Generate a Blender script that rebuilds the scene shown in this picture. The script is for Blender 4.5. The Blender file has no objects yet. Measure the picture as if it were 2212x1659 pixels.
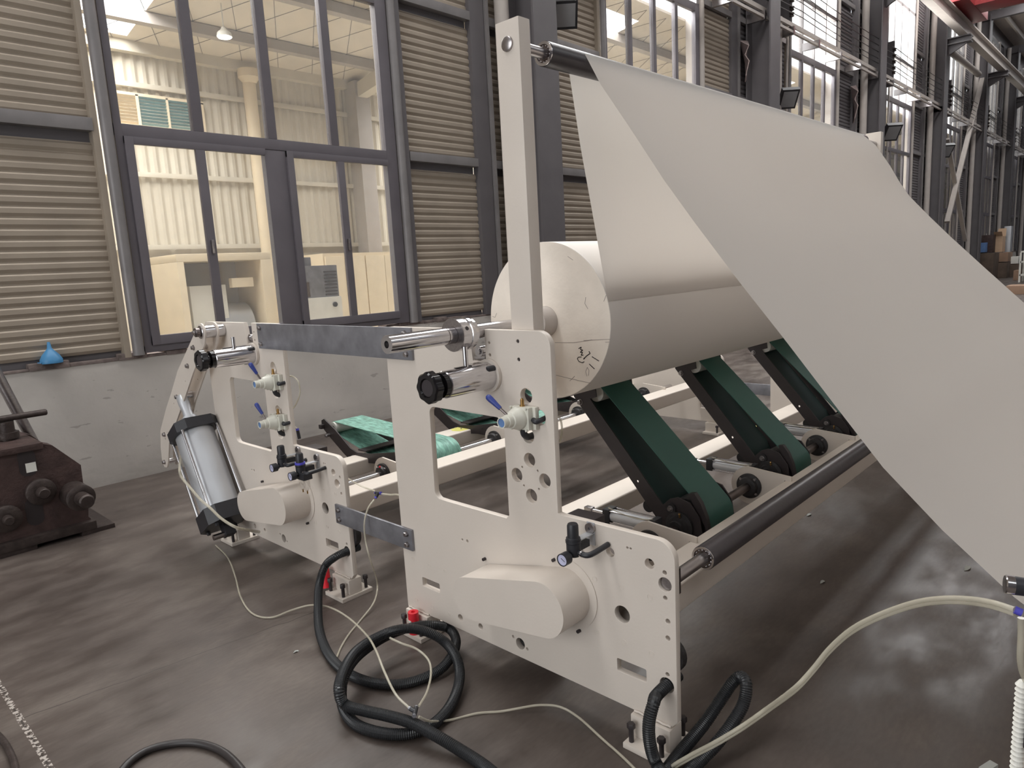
import bpy, math, random
import numpy as np
from mathutils import Matrix, Vector
random.seed(7)
S = bpy.context.scene
COL = S.collection
PI = math.pi

# ------------------------------------------------------------------ camera
# world: X along the rollers, Y along the machine, Z up; metres
RC = np.array([[0.68250127, -0.72886551, -0.05428696],
               [-0.1564753, -0.07315977, -0.98496859],
               [0.71393802, 0.68073689, -0.16398108]])
FPX = 1497.21
CAMP = np.array([0.0, 0.0, 1.6])
cd = bpy.data.cameras.new('camera'); cam = bpy.data.objects.new('camera', cd); COL.objects.link(cam)
r, d, b = RC
cam.matrix_world = Matrix(((r[0], -d[0], -b[0], 0), (r[1], -d[1], -b[1], 0), (r[2], -d[2], -b[2], 1.6), (0, 0, 0, 1)))
cd.sensor_width = 36; cd.sensor_fit = 'HORIZONTAL'; cd.lens = FPX / 2212 * 36
cd.clip_start = 0.05; cd.clip_end = 300
S.camera = cam

# ------------------------------------------------------------------ world, lights, exposure
S.view_settings.view_transform = 'Standard'; S.view_settings.look = 'None'
S.view_settings.gamma = 1; S.view_settings.use_curve_mapping = False
S.view_settings.exposure = 0.14
w = bpy.data.worlds.new('overcast_sky'); S.world = w; w.use_nodes = True
bg = w.node_tree.nodes['Background']
bg.inputs[0].default_value = (0.93, 0.97, 1.0, 1); bg.inputs[1].default_value = 2.2

def area(name, loc, rot, sx, sy, power, color):
    l = bpy.data.lights.new(name, 'AREA'); l.shape = 'RECTANGLE'; l.size = sx; l.size_y = sy
    l.energy = power; l.color = color
    o = bpy.data.objects.new(name, l); COL.objects.link(o); o.location = loc; o.rotation_euler = rot
    return o
area('skylight_daylight', (12, 4.0, 10.6), (0, 0, 0), 44, 1.8, 1580, (1, 0.985, 0.96))
area('ridge_daylight', (4, -7.0, 11.5), (0, 0, 0), 40, 3.0, 200, (1, 0.98, 0.95))
for _k in (0, 1, 2, 3):
    area('high_window_daylight', (3.56 + 6.88 * _k, 6.8, 8.05), (-PI / 2 + 0.25, 0, 0), 2.8, 4.0, 820, (0.97, 0.985, 1))
area('side_daylight', (-5.6, 1.5, 3.4), (0, -PI / 2, 0), 4, 6, 90, (1, 0.975, 0.94))
for _a, _c in ((2.2, 3.97), (9.2, 11.0), (16.2, 17.9), (23.1, 24.8)):
    area('annex_skylight_daylight', ((_a + _c) / 2, 8.89, 5.95), (0, 0, 0), _c - _a, 3.7, 500, (1, 0.985, 0.955))

# ------------------------------------------------------------------ measuring helpers (sight line through a pixel, met with a known plane)
def _ray(u, v):
    return RC.T @ np.array([(u - 1106) / FPX, (v - 829.5) / FPX, 1.0])
def on_x(u, v, X):
    q = _ray(u, v); p = CAMP + (X / q[0]) * q; return Vector(p)
def on_y(u, v, Y):
    q = _ray(u, v); p = CAMP + (Y / q[1]) * q; return Vector(p)
def on_z(u, v, Z=0.0):
    q = _ray(u, v); p = CAMP + ((Z - 1.6) / q[2]) * q; return Vector(p)

# ------------------------------------------------------------------ materials
def lin(c):
    return tuple((x / 12.92 if x <= 0.04045 else ((x + 0.055) / 1.055) ** 2.4) for x in (v / 255 for v in c))
MATS = {}
def mat(name, rgb, rough=0.5, metal=0.0, var=0.08, vscale=6.0, bump=0.0, bscale=60.0, coat=0.0, trans=0.0, alpha=1.0, stretch=None, ior=1.45):
    m = bpy.data.materials.new(name); m.use_nodes = True; MATS[name] = m
    nt = m.node_tree; N = nt.nodes; L = nt.links
    bs = N['Principled BSDF']
    tc = N.new('ShaderNodeTexCoord'); src = tc.outputs['Object']
    if stretch:
        mp = N.new('ShaderNodeMapping'); mp.inputs['Scale'].default_value = stretch
        L.new(src, mp.inputs['Vector']); src = mp.outputs['Vector']
    c = lin(rgb)
    nz = N.new('ShaderNodeTexNoise'); nz.inputs['Scale'].default_value = vscale; nz.inputs['Detail'].default_value = 5
    L.new(src, nz.inputs['Vector'])
    rp = N.new('ShaderNodeValToRGB')
    rp.color_ramp.elements[0].position = 0.3; rp.color_ramp.elements[1].position = 0.7
    rp.color_ramp.elements[0].color = tuple(x * (1 - var) for x in c) + (1,)
    rp.color_ramp.elements[1].color = tuple(min(1, x * (1 + var)) for x in c) + (1,)
    L.new(nz.outputs['Fac'], rp.inputs['Fac']); L.new(rp.outputs['Color'], bs.inputs['Base Color'])
    bs.inputs['Roughness'].default_value = rough; bs.inputs['Metallic'].default_value = metal
    bs.inputs['Coat Weight'].default_value = coat
    bs.inputs['Transmission Weight'].default_value = trans; bs.inputs['Alpha'].default_value = alpha
    bs.inputs['IOR'].default_value = ior
    if bump:
        n2 = N.new('ShaderNodeTexNoise'); n2.inputs['Scale'].default_value = bscale; n2.inputs['Detail'].default_value = 4
        L.new(src, n2.inputs['Vector'])
        bp = N.new('ShaderNodeBump'); bp.inputs['Strength'].default_value = bump; bp.inputs['Distance'].default_value = 0.01
        L.new(n2.outputs['Fac'], bp.inputs['Height']); L.new(bp.outputs['Normal'], bs.inputs['Normal'])
    return m
CREAM = mat('cream_paint', (213, 203, 193), 0.38, var=0.03, vscale=3, bump=0.05, bscale=90)
CHROME = mat('chrome', (205, 203, 205), 0.16, 1.0, var=0.06, vscale=30, stretch=(1, 6, 6))
STEEL = mat('machined_steel', (170, 165, 165), 0.3, 1.0, var=0.12, vscale=12, stretch=(1, 8, 8))
DARKSTEEL = mat('dark_steel_shaft', (120, 112, 110), 0.32, 1.0, var=0.15, vscale=14)
ZINC = mat('zinc_bar', (142, 142, 148), 0.42, 0.6, var=0.22, vscale=11, bump=0.08, bscale=30)
BLACK = mat('black_paint', (52, 46, 47), 0.42, var=0.12, vscale=10)
CAST = mat('black_cast_iron', (48, 46, 47), 0.5, 0.2, var=0.2, vscale=40, bump=0.2, bscale=120)
KNOB = mat('black_glossy_plastic', (26, 24, 26), 0.14, var=0.1)
PLASTIC = mat('black_plastic', (44, 44, 48), 0.4, var=0.1, vscale=30)
RUBBER = mat('black_rubber_cover', (62, 57, 60), 0.33, var=0.08, vscale=8, bump=0.05, bscale=40)
HOSE = mat('black_corrugated_hose', (38, 39, 41), 0.36, var=0.1, vscale=8)
CABLE = mat('black_cable', (48, 44, 44), 0.4, var=0.15, vscale=12)
GREEN = mat('green_belt', (52, 96, 86), 0.48, var=0.07, vscale=5, bump=0.05, bscale=200)
BELTIN = mat('green_belt_underside', (52, 76, 72), 0.6, var=0.1, vscale=8)
PAPER = mat('white_paper', (222, 216, 210), 0.75, var=0.008, vscale=1.2)
ROLLEND = mat('paper_roll_end', (240, 230, 218), 0.8, var=0.05, vscale=9, bump=0.2, bscale=25)
CORE = mat('paper_core', (198, 190, 184), 0.6, var=0.06, vscale=12)
INK = mat('black_marker_ink', (40, 36, 36), 0.7, var=0.05)
BLUE = mat('blue_plastic', (52, 66, 138), 0.4, var=0.05)
BLUERING = mat('blue_violet_ring', (84, 80, 190), 0.4, var=0.05)
VALVE = mat('valve_ivory_paint', (214, 212, 200), 0.35, var=0.04)
BRASS = mat('brass', (170, 135, 85), 0.3, 0.9, var=0.1)
RED = mat('red_plastic', (225, 44, 58), 0.35, var=0.08, vscale=10)
WHITE = mat('white_plastic', (228, 226, 218), 0.4, var=0.03)
ALUB = mat('bright_aluminium', (226, 228, 232), 0.35, 0.35, var=0.03)
ALU = mat('anodised_aluminium', (196, 198, 202), 0.42, 0.55, var=0.04, vscale=3)
YELLOW = mat('yellow_primer', (205, 200, 112), 0.5, var=0.1, vscale=30)
GREYFRAME = mat('window_frame_grey', (102, 97, 102), 0.5, 0.1, var=0.07, vscale=4)
CLAD = mat('olive_cladding', (158, 146, 132), 0.5, 0.15, var=0.08, vscale=3)
CLADDARK = mat('dark_cladding', (104, 100, 102), 0.55, 0.1, var=0.1, vscale=2)
GIRT = mat('girt_steel', (128, 124, 124), 0.45, 0.2, var=0.1, vscale=5)
COLMAT = mat('column_paint', (100, 96, 98), 0.5, 0.1, var=0.08, vscale=3)
PIPE = mat('cream_pipe', (176, 168, 162), 0.5, var=0.05)
RUST = mat('rusty_brown_paint', (68, 52, 49), 0.6, 0.1, var=0.3, vscale=12, bump=0.4, bscale=50)
RUSTD = mat('dark_oily_steel', (66, 57, 54), 0.45, 0.4, var=0.3, vscale=20, bump=0.3, bscale=60)
ANNEX = mat('annex_cladding', (214, 206, 190), 0.6, var=0.03, vscale=3)
ANNEXC = mat('annex_foil_ceiling', (226, 216, 200), 0.6, var=0.05, vscale=3, bump=0.3, bscale=9)
IVORY = mat('ivory_cabinet', (236, 220, 192), 0.5, var=0.03)
TEAL = mat('teal_louvre', (140, 176, 180), 0.4, var=0.08)
CARD = mat('cardboard', (150, 122, 102), 0.8, var=0.1, vscale=4)
CARDL = mat('pale_cardboard', (200, 170, 142), 0.8, var=0.06)
CRATE = mat('weathered_crate', (90, 76, 66), 0.8, var=0.3, vscale=3)
BLUEBOX = mat('blue_crate', (96, 128, 176), 0.5, var=0.15, vscale=5)
CRANE = mat('red_crane_paint', (138, 48, 50), 0.45, var=0.1)
LAMPGLASS = mat('lamp_glass', (150, 150, 152), 0.15, var=0.05)
PINK = mat('torn_insulation', (200, 180, 176), 0.9, var=0.1, vscale=10)
FUNNEL = mat('blue_funnel_plastic', (74, 136, 182), 0.4, var=0.08)
ROOF = mat('roof_sheet', (176, 166, 160), 0.55, 0.1, var=0.06)
GAUGEF = mat('gauge_face', (196, 196, 222), 0.3, var=0.12, vscale=60)
LITTER = mat('pale_litter', (170, 172, 168), 0.8, var=0.1)
STONE = mat('broken_sill_mortar', (112, 100, 96), 0.9, var=0.35, vscale=14, bump=0.8, bscale=30)

def clear_mat(name, rgb, alpha, rough=0.12):
    m = bpy.data.materials.new(name); m.use_nodes = True; nt = m.node_tree; N = nt.nodes; L = nt.links
    N.remove(N['Principled BSDF']); out = N['Material Output']
    tr = N.new('ShaderNodeBsdfTransparent'); tr.inputs[0].default_value = (0.97, 0.97, 0.96, 1)
    gl = N.new('ShaderNodeBsdfPrincipled'); gl.inputs['Base Color'].default_value = lin(rgb) + (1,)
    gl.inputs['Roughness'].default_value = rough
    nz = N.new('ShaderNodeTexNoise'); nz.inputs['Scale'].default_value = 9
    tc = N.new('ShaderNodeTexCoord'); L.new(tc.outputs['Object'], nz.inputs['Vector'])
    mr = N.new('ShaderNodeMapRange'); mr.inputs['To Min'].default_value = alpha * 0.75; mr.inputs['To Max'].default_value = alpha * 1.25
    L.new(nz.outputs['Fac'], mr.inputs['Value'])
    mx = N.new('ShaderNodeMixShader'); L.new(mr.outputs['Result'], mx.inputs[0])
    L.new(tr.outputs[0], mx.inputs[1]); L.new(gl.outputs[0], mx.inputs[2]); L.new(mx.outputs[0], out.inputs['Surface'])
    return m
TUBE = clear_mat('clear_tube', (205, 198, 180), 0.5)
BOWL = clear_mat('clear_bowl', (225, 215, 205), 0.3, 0.05)
GLASS = clear_mat('dusty_window_glass', (200, 200, 200), 0.13, 0.08)
FILM = clear_mat('plastic_film', (205, 225, 215), 0.30, 0.2)

def film_belt():
    m = mat('film_wrapped_belt', (118, 164, 150), 0.25, var=0.4, vscale=14, bump=0.9, bscale=30, stretch=(3, 1, 1)); return m
FBELT = film_belt()

def sheet_mat():
    m = bpy.data.materials.new('translucent_paper'); m.use_nodes = True; nt = m.node_tree; N = nt.nodes; L = nt.links
    bs = N['Principled BSDF']; bs.inputs['Roughness'].default_value = 0.75
    nz = N.new('ShaderNodeTexNoise'); nz.inputs['Scale'].default_value = 1.2; tc = N.new('ShaderNodeTexCoord'); L.new(tc.outputs['Object'], nz.inputs['Vector'])
    rp = N.new('ShaderNodeValToRGB'); rp.color_ramp.elements[0].color = lin((220, 214, 208)) + (1,); rp.color_ramp.elements[1].color = lin((224, 218, 212)) + (1,)
    L.new(nz.outputs['Fac'], rp.inputs['Fac']); L.new(rp.outputs['Color'], bs.inputs['Base Color'])
    tl = N.new('ShaderNodeBsdfTranslucent'); L.new(rp.outputs['Color'], tl.inputs['Color'])
    mx = N.new('ShaderNodeMixShader'); mx.inputs[0].default_value = 0.5
    L.new(bs.outputs[0], mx.inputs[1]); L.new(tl.outputs[0], mx.inputs[2]); L.new(mx.outputs[0], N['Material Output'].inputs['Surface'])
    return m
SHEET = sheet_mat()

def floor_mat():
    m = bpy.data.materials.new('polished_concrete'); m.use_nodes = True; nt = m.node_tree; N = nt.nodes; L = nt.links
    bs = N['Principled BSDF']; bs.inputs['Specular IOR Level'].default_value = 0.38; tc = N.new('ShaderNodeTexCoord'); P = tc.outputs['Object']
    def noise(sc, det, st=(1, 1, 1)):
        mp = N.new('ShaderNodeMapping'); mp.inputs['Scale'].default_value = st; L.new(P, mp.inputs['Vector'])
        n = N.new('ShaderNodeTexNoise'); n.inputs['Scale'].default_value = sc; n.inputs['Detail'].default_value = det
        L.new(mp.outputs['Vector'], n.inputs['Vector']); return n.outputs['Fac']
    def math_(op, a, b_=None, c=None):
        n = N.new('ShaderNodeMath'); n.operation = op
        for i, x in enumerate((a, b_, c)):
            if x is None: continue
            if isinstance(x, (int, float)): n.inputs[i].default_value = x
            else: L.new(x, n.inputs[i])
        return n.outputs[0]
    big = noise(0.9, 6); mid = noise(3.5, 8, (1, 1.8, 1)); fine = noise(22, 6, (1, 3, 1))
    f = math_('ADD', math_('MULTIPLY', big, 0.5), math_('ADD', math_('MULTIPLY', mid, 0.35), math_('MULTIPLY', fine, 0.15)))
    rp = N.new('ShaderNodeValToRGB'); e = rp.color_ramp.elements
    e[0].position = 0.36; e[0].color = lin((66, 58, 54)) + (1,)
    e[1].position = 0.64; e[1].color = lin((106, 97, 90)) + (1,)
    k = e.new(0.5); k.color = lin((85, 76, 71)) + (1,)
    L.new(f, rp.inputs['Fac'])
    sx = N.new('ShaderNodeSeparateXYZ'); L.new(P, sx.inputs[0]); X, Y = sx.outputs[0], sx.outputs[1]
    wob = math_('MULTIPLY', math_('SUBTRACT', noise(6, 5), 0.5), 0.05)
    # saw-cut joint with white crumbs along X = 0.41, and a hairline crack
    dj = math_('ABSOLUTE', math_('SUBTRACT', math_('ADD', X, math_('MULTIPLY', wob, 0.12)), 0.41))
    joint = math_('LESS_THAN', dj, 0.0035)
    crumbs = math_('MULTIPLY', math_('LESS_THAN', dj, 0.011), math_('GREATER_THAN', noise(60, 3), 0.52))
    cr = math_('ABSOLUTE', math_('SUBTRACT', math_('ADD', Y, math_('ADD', math_('MULTIPLY', X, 0.14), wob)), 3.15))
    crack = math_('MULTIPLY', math_('LESS_THAN', cr, 0.0028), math_('MULTIPLY', math_('GREATER_THAN', X, 0.41), math_('LESS_THAN', X, 1.7)))
    dark = math_('MAXIMUM', joint, crack)
    m1 = N.new('ShaderNodeMixRGB'); m1.inputs['Color2'].default_value = lin((58, 52, 48)) + (1,)
    L.new(math_('MULTIPLY', dark, 0.8), m1.inputs['Fac']); L.new(rp.outputs['Color'], m1.inputs['Color1'])
    m2 = N.new('ShaderNodeMixRGB'); m2.inputs['Color2'].default_value = lin((190, 182, 174)) + (1,)
    L.new(math_('MULTIPLY', crumbs, 0.75), m2.inputs['Fac']); L.new(m1.outputs['Color'], m2.inputs['Color1'])
    L.new(m2.outputs['Color'], bs.inputs['Base Color'])
    rr = N.new('ShaderNodeMapRange'); rr.inputs['From Min'].default_value = 0.35; rr.inputs['From Max'].default_value = 0.65
    rr.inputs['To Min'].default_value = 0.3; rr.inputs['To Max'].default_value = 0.55
    L.new(mid, rr.inputs['Value']); L.new(rr.outputs['Result'], bs.inputs['Roughness'])
    bp = N.new('ShaderNodeBump'); bp.inputs['Strength'].default_value = 0.05; bp.inputs['Distance'].default_value = 0.02
    L.new(math_('ADD', mid, math_('MULTIPLY', fine, 0.4)), bp.inputs['Height']); L.new(bp.outputs['Normal'], bs.inputs['Normal'])
    return m
FLOOR = floor_mat()

def plaster_mat():
    m = mat('dirty_white_plaster', (186, 180, 174), 0.85, var=0.12, vscale=1.6, bump=0.25, bscale=14)
    nt = m.node_tree; N = nt.nodes; L = nt.links; bs = N['Principled BSDF']
    tc = N.new('ShaderNodeTexCoord'); sx = N.new('ShaderNodeSeparateXYZ'); L.new(tc.outputs['Object'], sx.inputs[0])
    mp = N.new('ShaderNodeMapping'); mp.inputs['Scale'].default_value = (2.2, 1, 9); L.new(tc.outputs['Object'], mp.inputs['Vector'])
    nz = N.new('ShaderNodeTexNoise'); nz.inputs['Scale'].default_value = 2.4; nz.inputs['Detail'].default_value = 9
    L.new(mp.outputs['Vector'], nz.inputs['Vector'])
    g = N.new('ShaderNodeMath'); g.operation = 'GREATER_THAN'; g.inputs[1].default_value = 0.68; L.new(nz.outputs['Fac'], g.inputs[0])
    mr = N.new('ShaderNodeMapRange'); mr.inputs['From Min'].default_value = 0.0; mr.inputs['From Max'].default_value = 0.28
    mr.inputs['To Min'].default_value = 0.55; mr.inputs['To Max'].default_value = 0.0; L.new(sx.outputs[2], mr.inputs['Value'])
    mul = N.new('ShaderNodeMath'); mul.operation = 'MULTIPLY'; L.new(nz.outputs['Fac'], mul.inputs[0]); L.new(mr.outputs['Result'], mul.inputs[1])
    ad = N.new('ShaderNodeMath'); ad.operation = 'MAXIMUM'; L.new(mul.outputs[0], ad.inputs[0])
    g2 = N.new('ShaderNodeMath'); g2.operation = 'MULTIPLY'; g2.inputs[1].default_value = 0.35; L.new(g.outputs[0], g2.inputs[0]); L.new(g2.outputs[0], ad.inputs[1])
    old = bs.inputs['Base Color'].links[0].from_socket
    mx = N.new('ShaderNodeMixRGB'); mx.inputs['Color2'].default_value = lin((92, 84, 78)) + (1,)
    L.new(ad.outputs[0], mx.inputs['Fac']); L.new(old, mx.inputs['Color1']); L.new(mx.outputs[0], bs.inputs['Base Color'])
    return m
PLASTER = plaster_mat()

# ------------------------------------------------------------------ mesh helpers
def basis(axis):
    z = Vector(axis).normalized()
    a = Vector((0, 0, 1)) if abs(z.z) < 0.9 else Vector((0, 1, 0))
    x = a.cross(z).normalized(); y = z.cross(x)
    return x, y, z

class MB:
    def __init__(s): s.v = []; s.f = []; s.mi = []; s.k = 0
    def add(s, vs, fs):
        o = len(s.v); s.v += [tuple(p) for p in vs]; s.f += [tuple(i + o for i in f) for f in fs]; s.mi += [s.k] * len(fs); return s
    def mat(s, k): s.k = k; return s
    def box(s, x0, x1, y0, y1, z0, z1, bv=0.0):
        if bv <= 0:
            vs = [(x, y, z) for x in (x0, x1) for y in (y0, y1) for z in (z0, z1)]
            return s.add(vs, [(0, 1, 3, 2), (4, 6, 7, 5), (0, 4, 5, 1), (2, 3, 7, 6), (0, 2, 6, 4), (1, 5, 7, 3)])
        import bmesh
        bm = bmesh.new(); bmesh.ops.create_cube(bm, size=1)
        for v in bm.verts:
            v.co = Vector(((x0 + x1) / 2 + v.co.x * (x1 - x0), (y0 + y1) / 2 + v.co.y * (y1 - y0), (z0 + z1) / 2 + v.co.z * (z1 - z0)))
        bmesh.ops.bevel(bm, geom=list(bm.edges), offset=bv, segments=2, profile=0.7, affect='EDGES')
        bm.verts.index_update()
        s.add([v.co[:] for v in bm.verts], [[v.index for v in f.verts] for f in bm.faces]); bm.free(); return s
    def obox(s, c, ax, ay, az, hx, hy, hz):
        c = Vector(c); ax, ay, az = (Vector(a).normalized() for a in (ax, ay, az))
        vs = [c + ax * i * hx + ay * j * hy + az * k * hz for i in (-1, 1) for j in (-1, 1) for k in (-1, 1)]
        return s.add(vs, [(0, 1, 3, 2), (4, 6, 7, 5), (0, 4, 5, 1), (2, 3, 7, 6), (0, 2, 6, 4), (1, 5, 7, 3)])
    def bar(s, p, q, wd, ht, up=(0, 0, 1)):
        p = Vector(p); q = Vector(q); z = (q - p).normalized(); u = Vector(up); x = u.cross(z).normalized(); y = z.cross(x)
        return s.obox((p + q) / 2, x, y, z, wd / 2, ht / 2, (q - p).length / 2)
    def lathe(s, p, axis, prof, n=28, cap=True, hexa=False):
        # prof: list of (distance along the axis, radius)
        p = Vector(p); x, y, z = basis(axis); n = 6 if hexa else n; vs = []
        for (t, rr) in prof:
            for i in range(n):
                a = 2 * PI * i / n; vs.append(p + z * t + (x * math.cos(a) + y * math.sin(a)) * rr)
        fs = []
        for j in range(len(prof) - 1):
            for i in range(n):
                a, b_ = j * n + i, j * n + (i + 1) % n; fs.append((a, b_, b_ + n, a + n))
        if cap: fs.append(tuple(reversed(range(n)))); fs.append(tuple((len(prof) - 1) * n + i for i in range(n)))
        return s.add(vs, fs)
    def cyl(s, p, q, rad, n=28, bv=0.0):
        p = Vector(p); q = Vector(q); L_ = (q - p).length
        pr = [(0, rad), (L_, rad)] if bv <= 0 else [(0, rad - bv), (bv, rad), (L_ - bv, rad), (L_, rad - bv)]
        return s.lathe(p, q - p, pr, n)
    def ring(s, p, q, r0, r1, n=32):
        p = Vector(p); q = Vector(q); L_ = (q - p).length
        return s.lathe(p, q - p, [(0, r0), (0, r1), (L_, r1), (L_, r0), (0, r0)], n, cap=False)
    def sphere(s, c, rad, n=14, m=8, sc=(1, 1, 1)):
        c = Vector(c); vs = [c + Vector((0, 0, -rad * sc[2]))]
        for j in range(1, m):
            t = -PI / 2 + PI * j / m
            for i in range(n):
                a = 2 * PI * i / n
                vs.append(c + Vector((math.cos(a) * math.cos(t) * sc[0], math.sin(a) * math.cos(t) * sc[1], math.sin(t) * sc[2])) * rad)
        vs.append(c + Vector((0, 0, rad * sc[2]))); fs = []
        for i in range(n): fs.append((0, 1 + (i + 1) % n, 1 + i))
        for j in range(m - 2):
            for i in range(n):
                a = 1 + j * n + i; b_ = 1 + j * n + (i + 1) % n; fs.append((a, b_, b_ + n, a + n))
        o = 1 + (m - 2) * n
        for i in range(n): fs.append((o + i, o + (i + 1) % n, len(vs) - 1))
        return s.add(vs, fs)
    def tube(s, pts, rad, n=10, ribs=0.0, pitch=0.0, rfun=None):
        pts = [Vector(p) for p in pts]
        T = [(pts[min(i + 1, len(pts) - 1)] - pts[max(i - 1, 0)]).normalized() for i in range(len(pts))]
        x, y, z = basis(T[0]); vs = []
        dist = 0
        for i, p in enumerate(pts):
            if i: dist += (p - pts[i - 1]).length
            x = (x - T[i] * x.dot(T[i])).normalized(); y = T[i].cross(x)
            rr = rad if not ribs else rad - ribs * (i % 2)
            if rfun: rr = rfun(i / (len(pts) - 1))
            for k in range(n):
                a = 2 * PI * k / n; vs.append(p + (x * math.cos(a) + y * math.sin(a)) * rr)
        fs = []
        for j in range(len(pts) - 1):
            for i in range(n):
                a, b_ = j * n + i, j * n + (i + 1) % n; fs.append((a, b_, b_ + n, a + n))
        fs.append(tuple(reversed(range(n)))); fs.append(tuple((len(pts) - 1) * n + i for i in range(n)))
        return s.add(vs, fs)
    def prism(s, poly, a0, a1, plane='YZ'):
        # poly in the named plane, pushed from a0 to a1 along the third axis
        n = len(poly)
        def P(q, a): return {'YZ': (a, q[0], q[1]), 'XZ': (q[0], a, q[1]), 'XY': (q[0], q[1], a)}[plane]
        vs = [P(q, a0) for q in poly] + [P(q, a1) for q in poly]
        fs = [tuple(range(n)), tuple(reversed(range(n, 2 * n)))] + [(i, i + n, (i + 1) % n + n, (i + 1) % n) for i in range(n)]
        return s.add(vs, fs)
    def bolt(s, p, axis, rad=0.009, h=0.008):
        s.lathe(p, axis, [(0, rad * 1.25), (h * 0.2, rad * 1.25)], 16)
        return s.lathe(Vector(p) + Vector(axis).normalized() * h * 0.2, axis, [(0, rad), (h * 0.8, rad), (h, rad * 0.85)], hexa=True)
    def build(s, name, m, parent=None, ang=38):
        me = bpy.data.meshes.new(name); me.from_pydata(s.v, [], s.f); me.validate(); me.update()
        import bmesh
        bm = bmesh.new(); bm.from_mesh(me); bmesh.ops.recalc_face_normals(bm, faces=bm.faces); bm.to_mesh(me); bm.free()
        ms = m if isinstance(m, (list, tuple)) else [m]
        for q in ms: me.materials.append(q)
        if len(ms) > 1 and len(me.polygons) == len(s.mi):
            me.polygons.foreach_set('material_index', s.mi)
        me.polygons.foreach_set('use_smooth', [True] * len(me.polygons))
        me.set_sharp_from_angle(angle=math.radians(ang))
        return link(name, me, parent)

def link(name, me, parent=None):
    o = bpy.data.objects.new(name, me); COL.objects.link(o)
    if parent is not None:
        o.parent = parent; o.matrix_parent_inverse = WM[parent.name].inverted(); WM[o.name] = Matrix()
    else: WM[o.name] = Matrix()
    return o
WM = {}
def tag(o, label=None, cat=None, group=None, kind=None):
    if label: o['label'] = label
    if cat: o['category'] = cat
    if group: o['group'] = group
    if kind: o['kind'] = kind
    return o
def thing(name, label, cat, loc, group=None, kind=None):
    o = bpy.data.objects.new(name, None); COL.objects.link(o); o.location = loc; o.empty_display_size = 0.1
    WM[o.name] = Matrix.Translation(Vector(loc)); return tag(o, label, cat, group, kind)
def arc(cx, cy, rad, a0, a1, n=10):
    return [(cx + rad * math.cos(math.radians(a0 + (a1 - a0) * i / n)), cy + rad * math.sin(math.radians(a0 + (a1 - a0) * i / n))) for i in range(n + 1)]
def circ(cx, cy, rad, n=24): return arc(cx, cy, rad, 0, 360, n)[:-1]
def rrect(y0, y1, z0, z1, rad):
    return (arc(y1 - rad, z1 - rad, rad, 0, 90, 5) + arc(y0 + rad, z1 - rad, rad, 90, 180, 5) +
            arc(y0 + rad, z0 + rad, rad, 180, 270, 5) + arc(y1 - rad, z0 + rad, rad, 270, 360, 5))
def plate(name, outlines, x0, x1, m, parent, bevel=0.0015):
    """flat plate in the YZ plane, outlines[0] outside, the rest cut-outs"""
    cu = bpy.data.curves.new(name, 'CURVE'); cu.dimensions = '2D'; cu.fill_mode = 'BOTH'
    cu.extrude = (x1 - x0) / 2 - bevel; cu.bevel_depth = bevel; cu.bevel_resolution = 1; cu.offset = -bevel
    for pts in outlines:
        sp = cu.splines.new('POLY'); sp.points.add(len(pts) - 1)
        for i, p in enumerate(pts): sp.points[i].co = (p[0], p[1], 0, 1)
        sp.use_cyclic_u = True
    t = bpy.data.objects.new('tmp', cu); COL.objects.link(t)
    dg = bpy.context.evaluated_depsgraph_get(); me = bpy.data.meshes.new_from_object(t.evaluated_get(dg))
    bpy.data.objects.remove(t); bpy.data.curves.remove(cu)
    me.transform(Matrix(((0, 0, 1, (x0 + x1) / 2), (1, 0, 0, 0), (0, 1, 0, 0), (0, 0, 0, 1))))
    me.materials.clear(); me.materials.append(m); me.name = name
    me.polygons.foreach_set('use_smooth', [True] * len(me.polygons)); me.set_sharp_from_angle(angle=math.radians(30))
    return link(name, me, parent)
def smooth_path(P, step=0.012):
    P = [Vector(p) for p in P]; Q = [2 * P[0] - P[1]] + P + [2 * P[-1] - P[-2]]; out = []
    for i in range(1, len(Q) - 2):
        a, b_, c, e = Q[i - 1:i + 3]; L_ = (c - b_).length; n = max(2, int(L_ / step))
        for j in range(n):
            t = j / n
            out.append(0.5 * ((2 * b_) + (c - a) * t + (2 * a - 5 * b_ + 4 * c - e) * t * t + (3 * b_ - a - 3 * c + e) * t ** 3))
    out.append(P[-1])
    # even spacing
    res = [out[0]]; acc = 0
    for i in range(1, len(out)):
        seg = out[i] - out[i - 1]; L_ = seg.length
        if L_ < 1e-9: continue
        pos = step - acc
        while pos <= L_:
            res.append(out[i - 1] + seg * (pos / L_)); pos += step
        acc = (acc + L_) % step
    res.append(out[-1]); return res

# ================================================================== SETTING
WY = 6.35                      # inner face of the window wall
PER = 6.88; WX0 = 2.13; WW = 2.86
NB = 8
XL, XR = -6.0, 58.0

fl = MB().box(XL, XR, -14, WY + 0.1, -0.12, 0).build('floor', FLOOR); tag(fl, 'worn polished concrete floor with cracks and a saw-cut joint', kind='structure')

wall = MB().box(XL, XR, WY, WY + 0.24, 0, 1.02).build('wall_back', PLASTER)
tag(wall, 'window wall: scuffed white plaster below, olive corrugated sheet between tall windows', kind='structure')
# uneven broken mortar along the sill
mb = MB(); x = XL
while x < XR:
    L_ = random.uniform(0.12, 0.4) if x < 9 else 4.0
    h = random.uniform(0.015, 0.06); dpt = random.uniform(0.0, 0.02)
    mb.box(x, min(x + L_, XR), WY - dpt, WY + 0.2, 1.02, 1.02 + h, 0.006 if x < 9 else 0); x += L_
mb.build('sill', STONE, wall)

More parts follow.
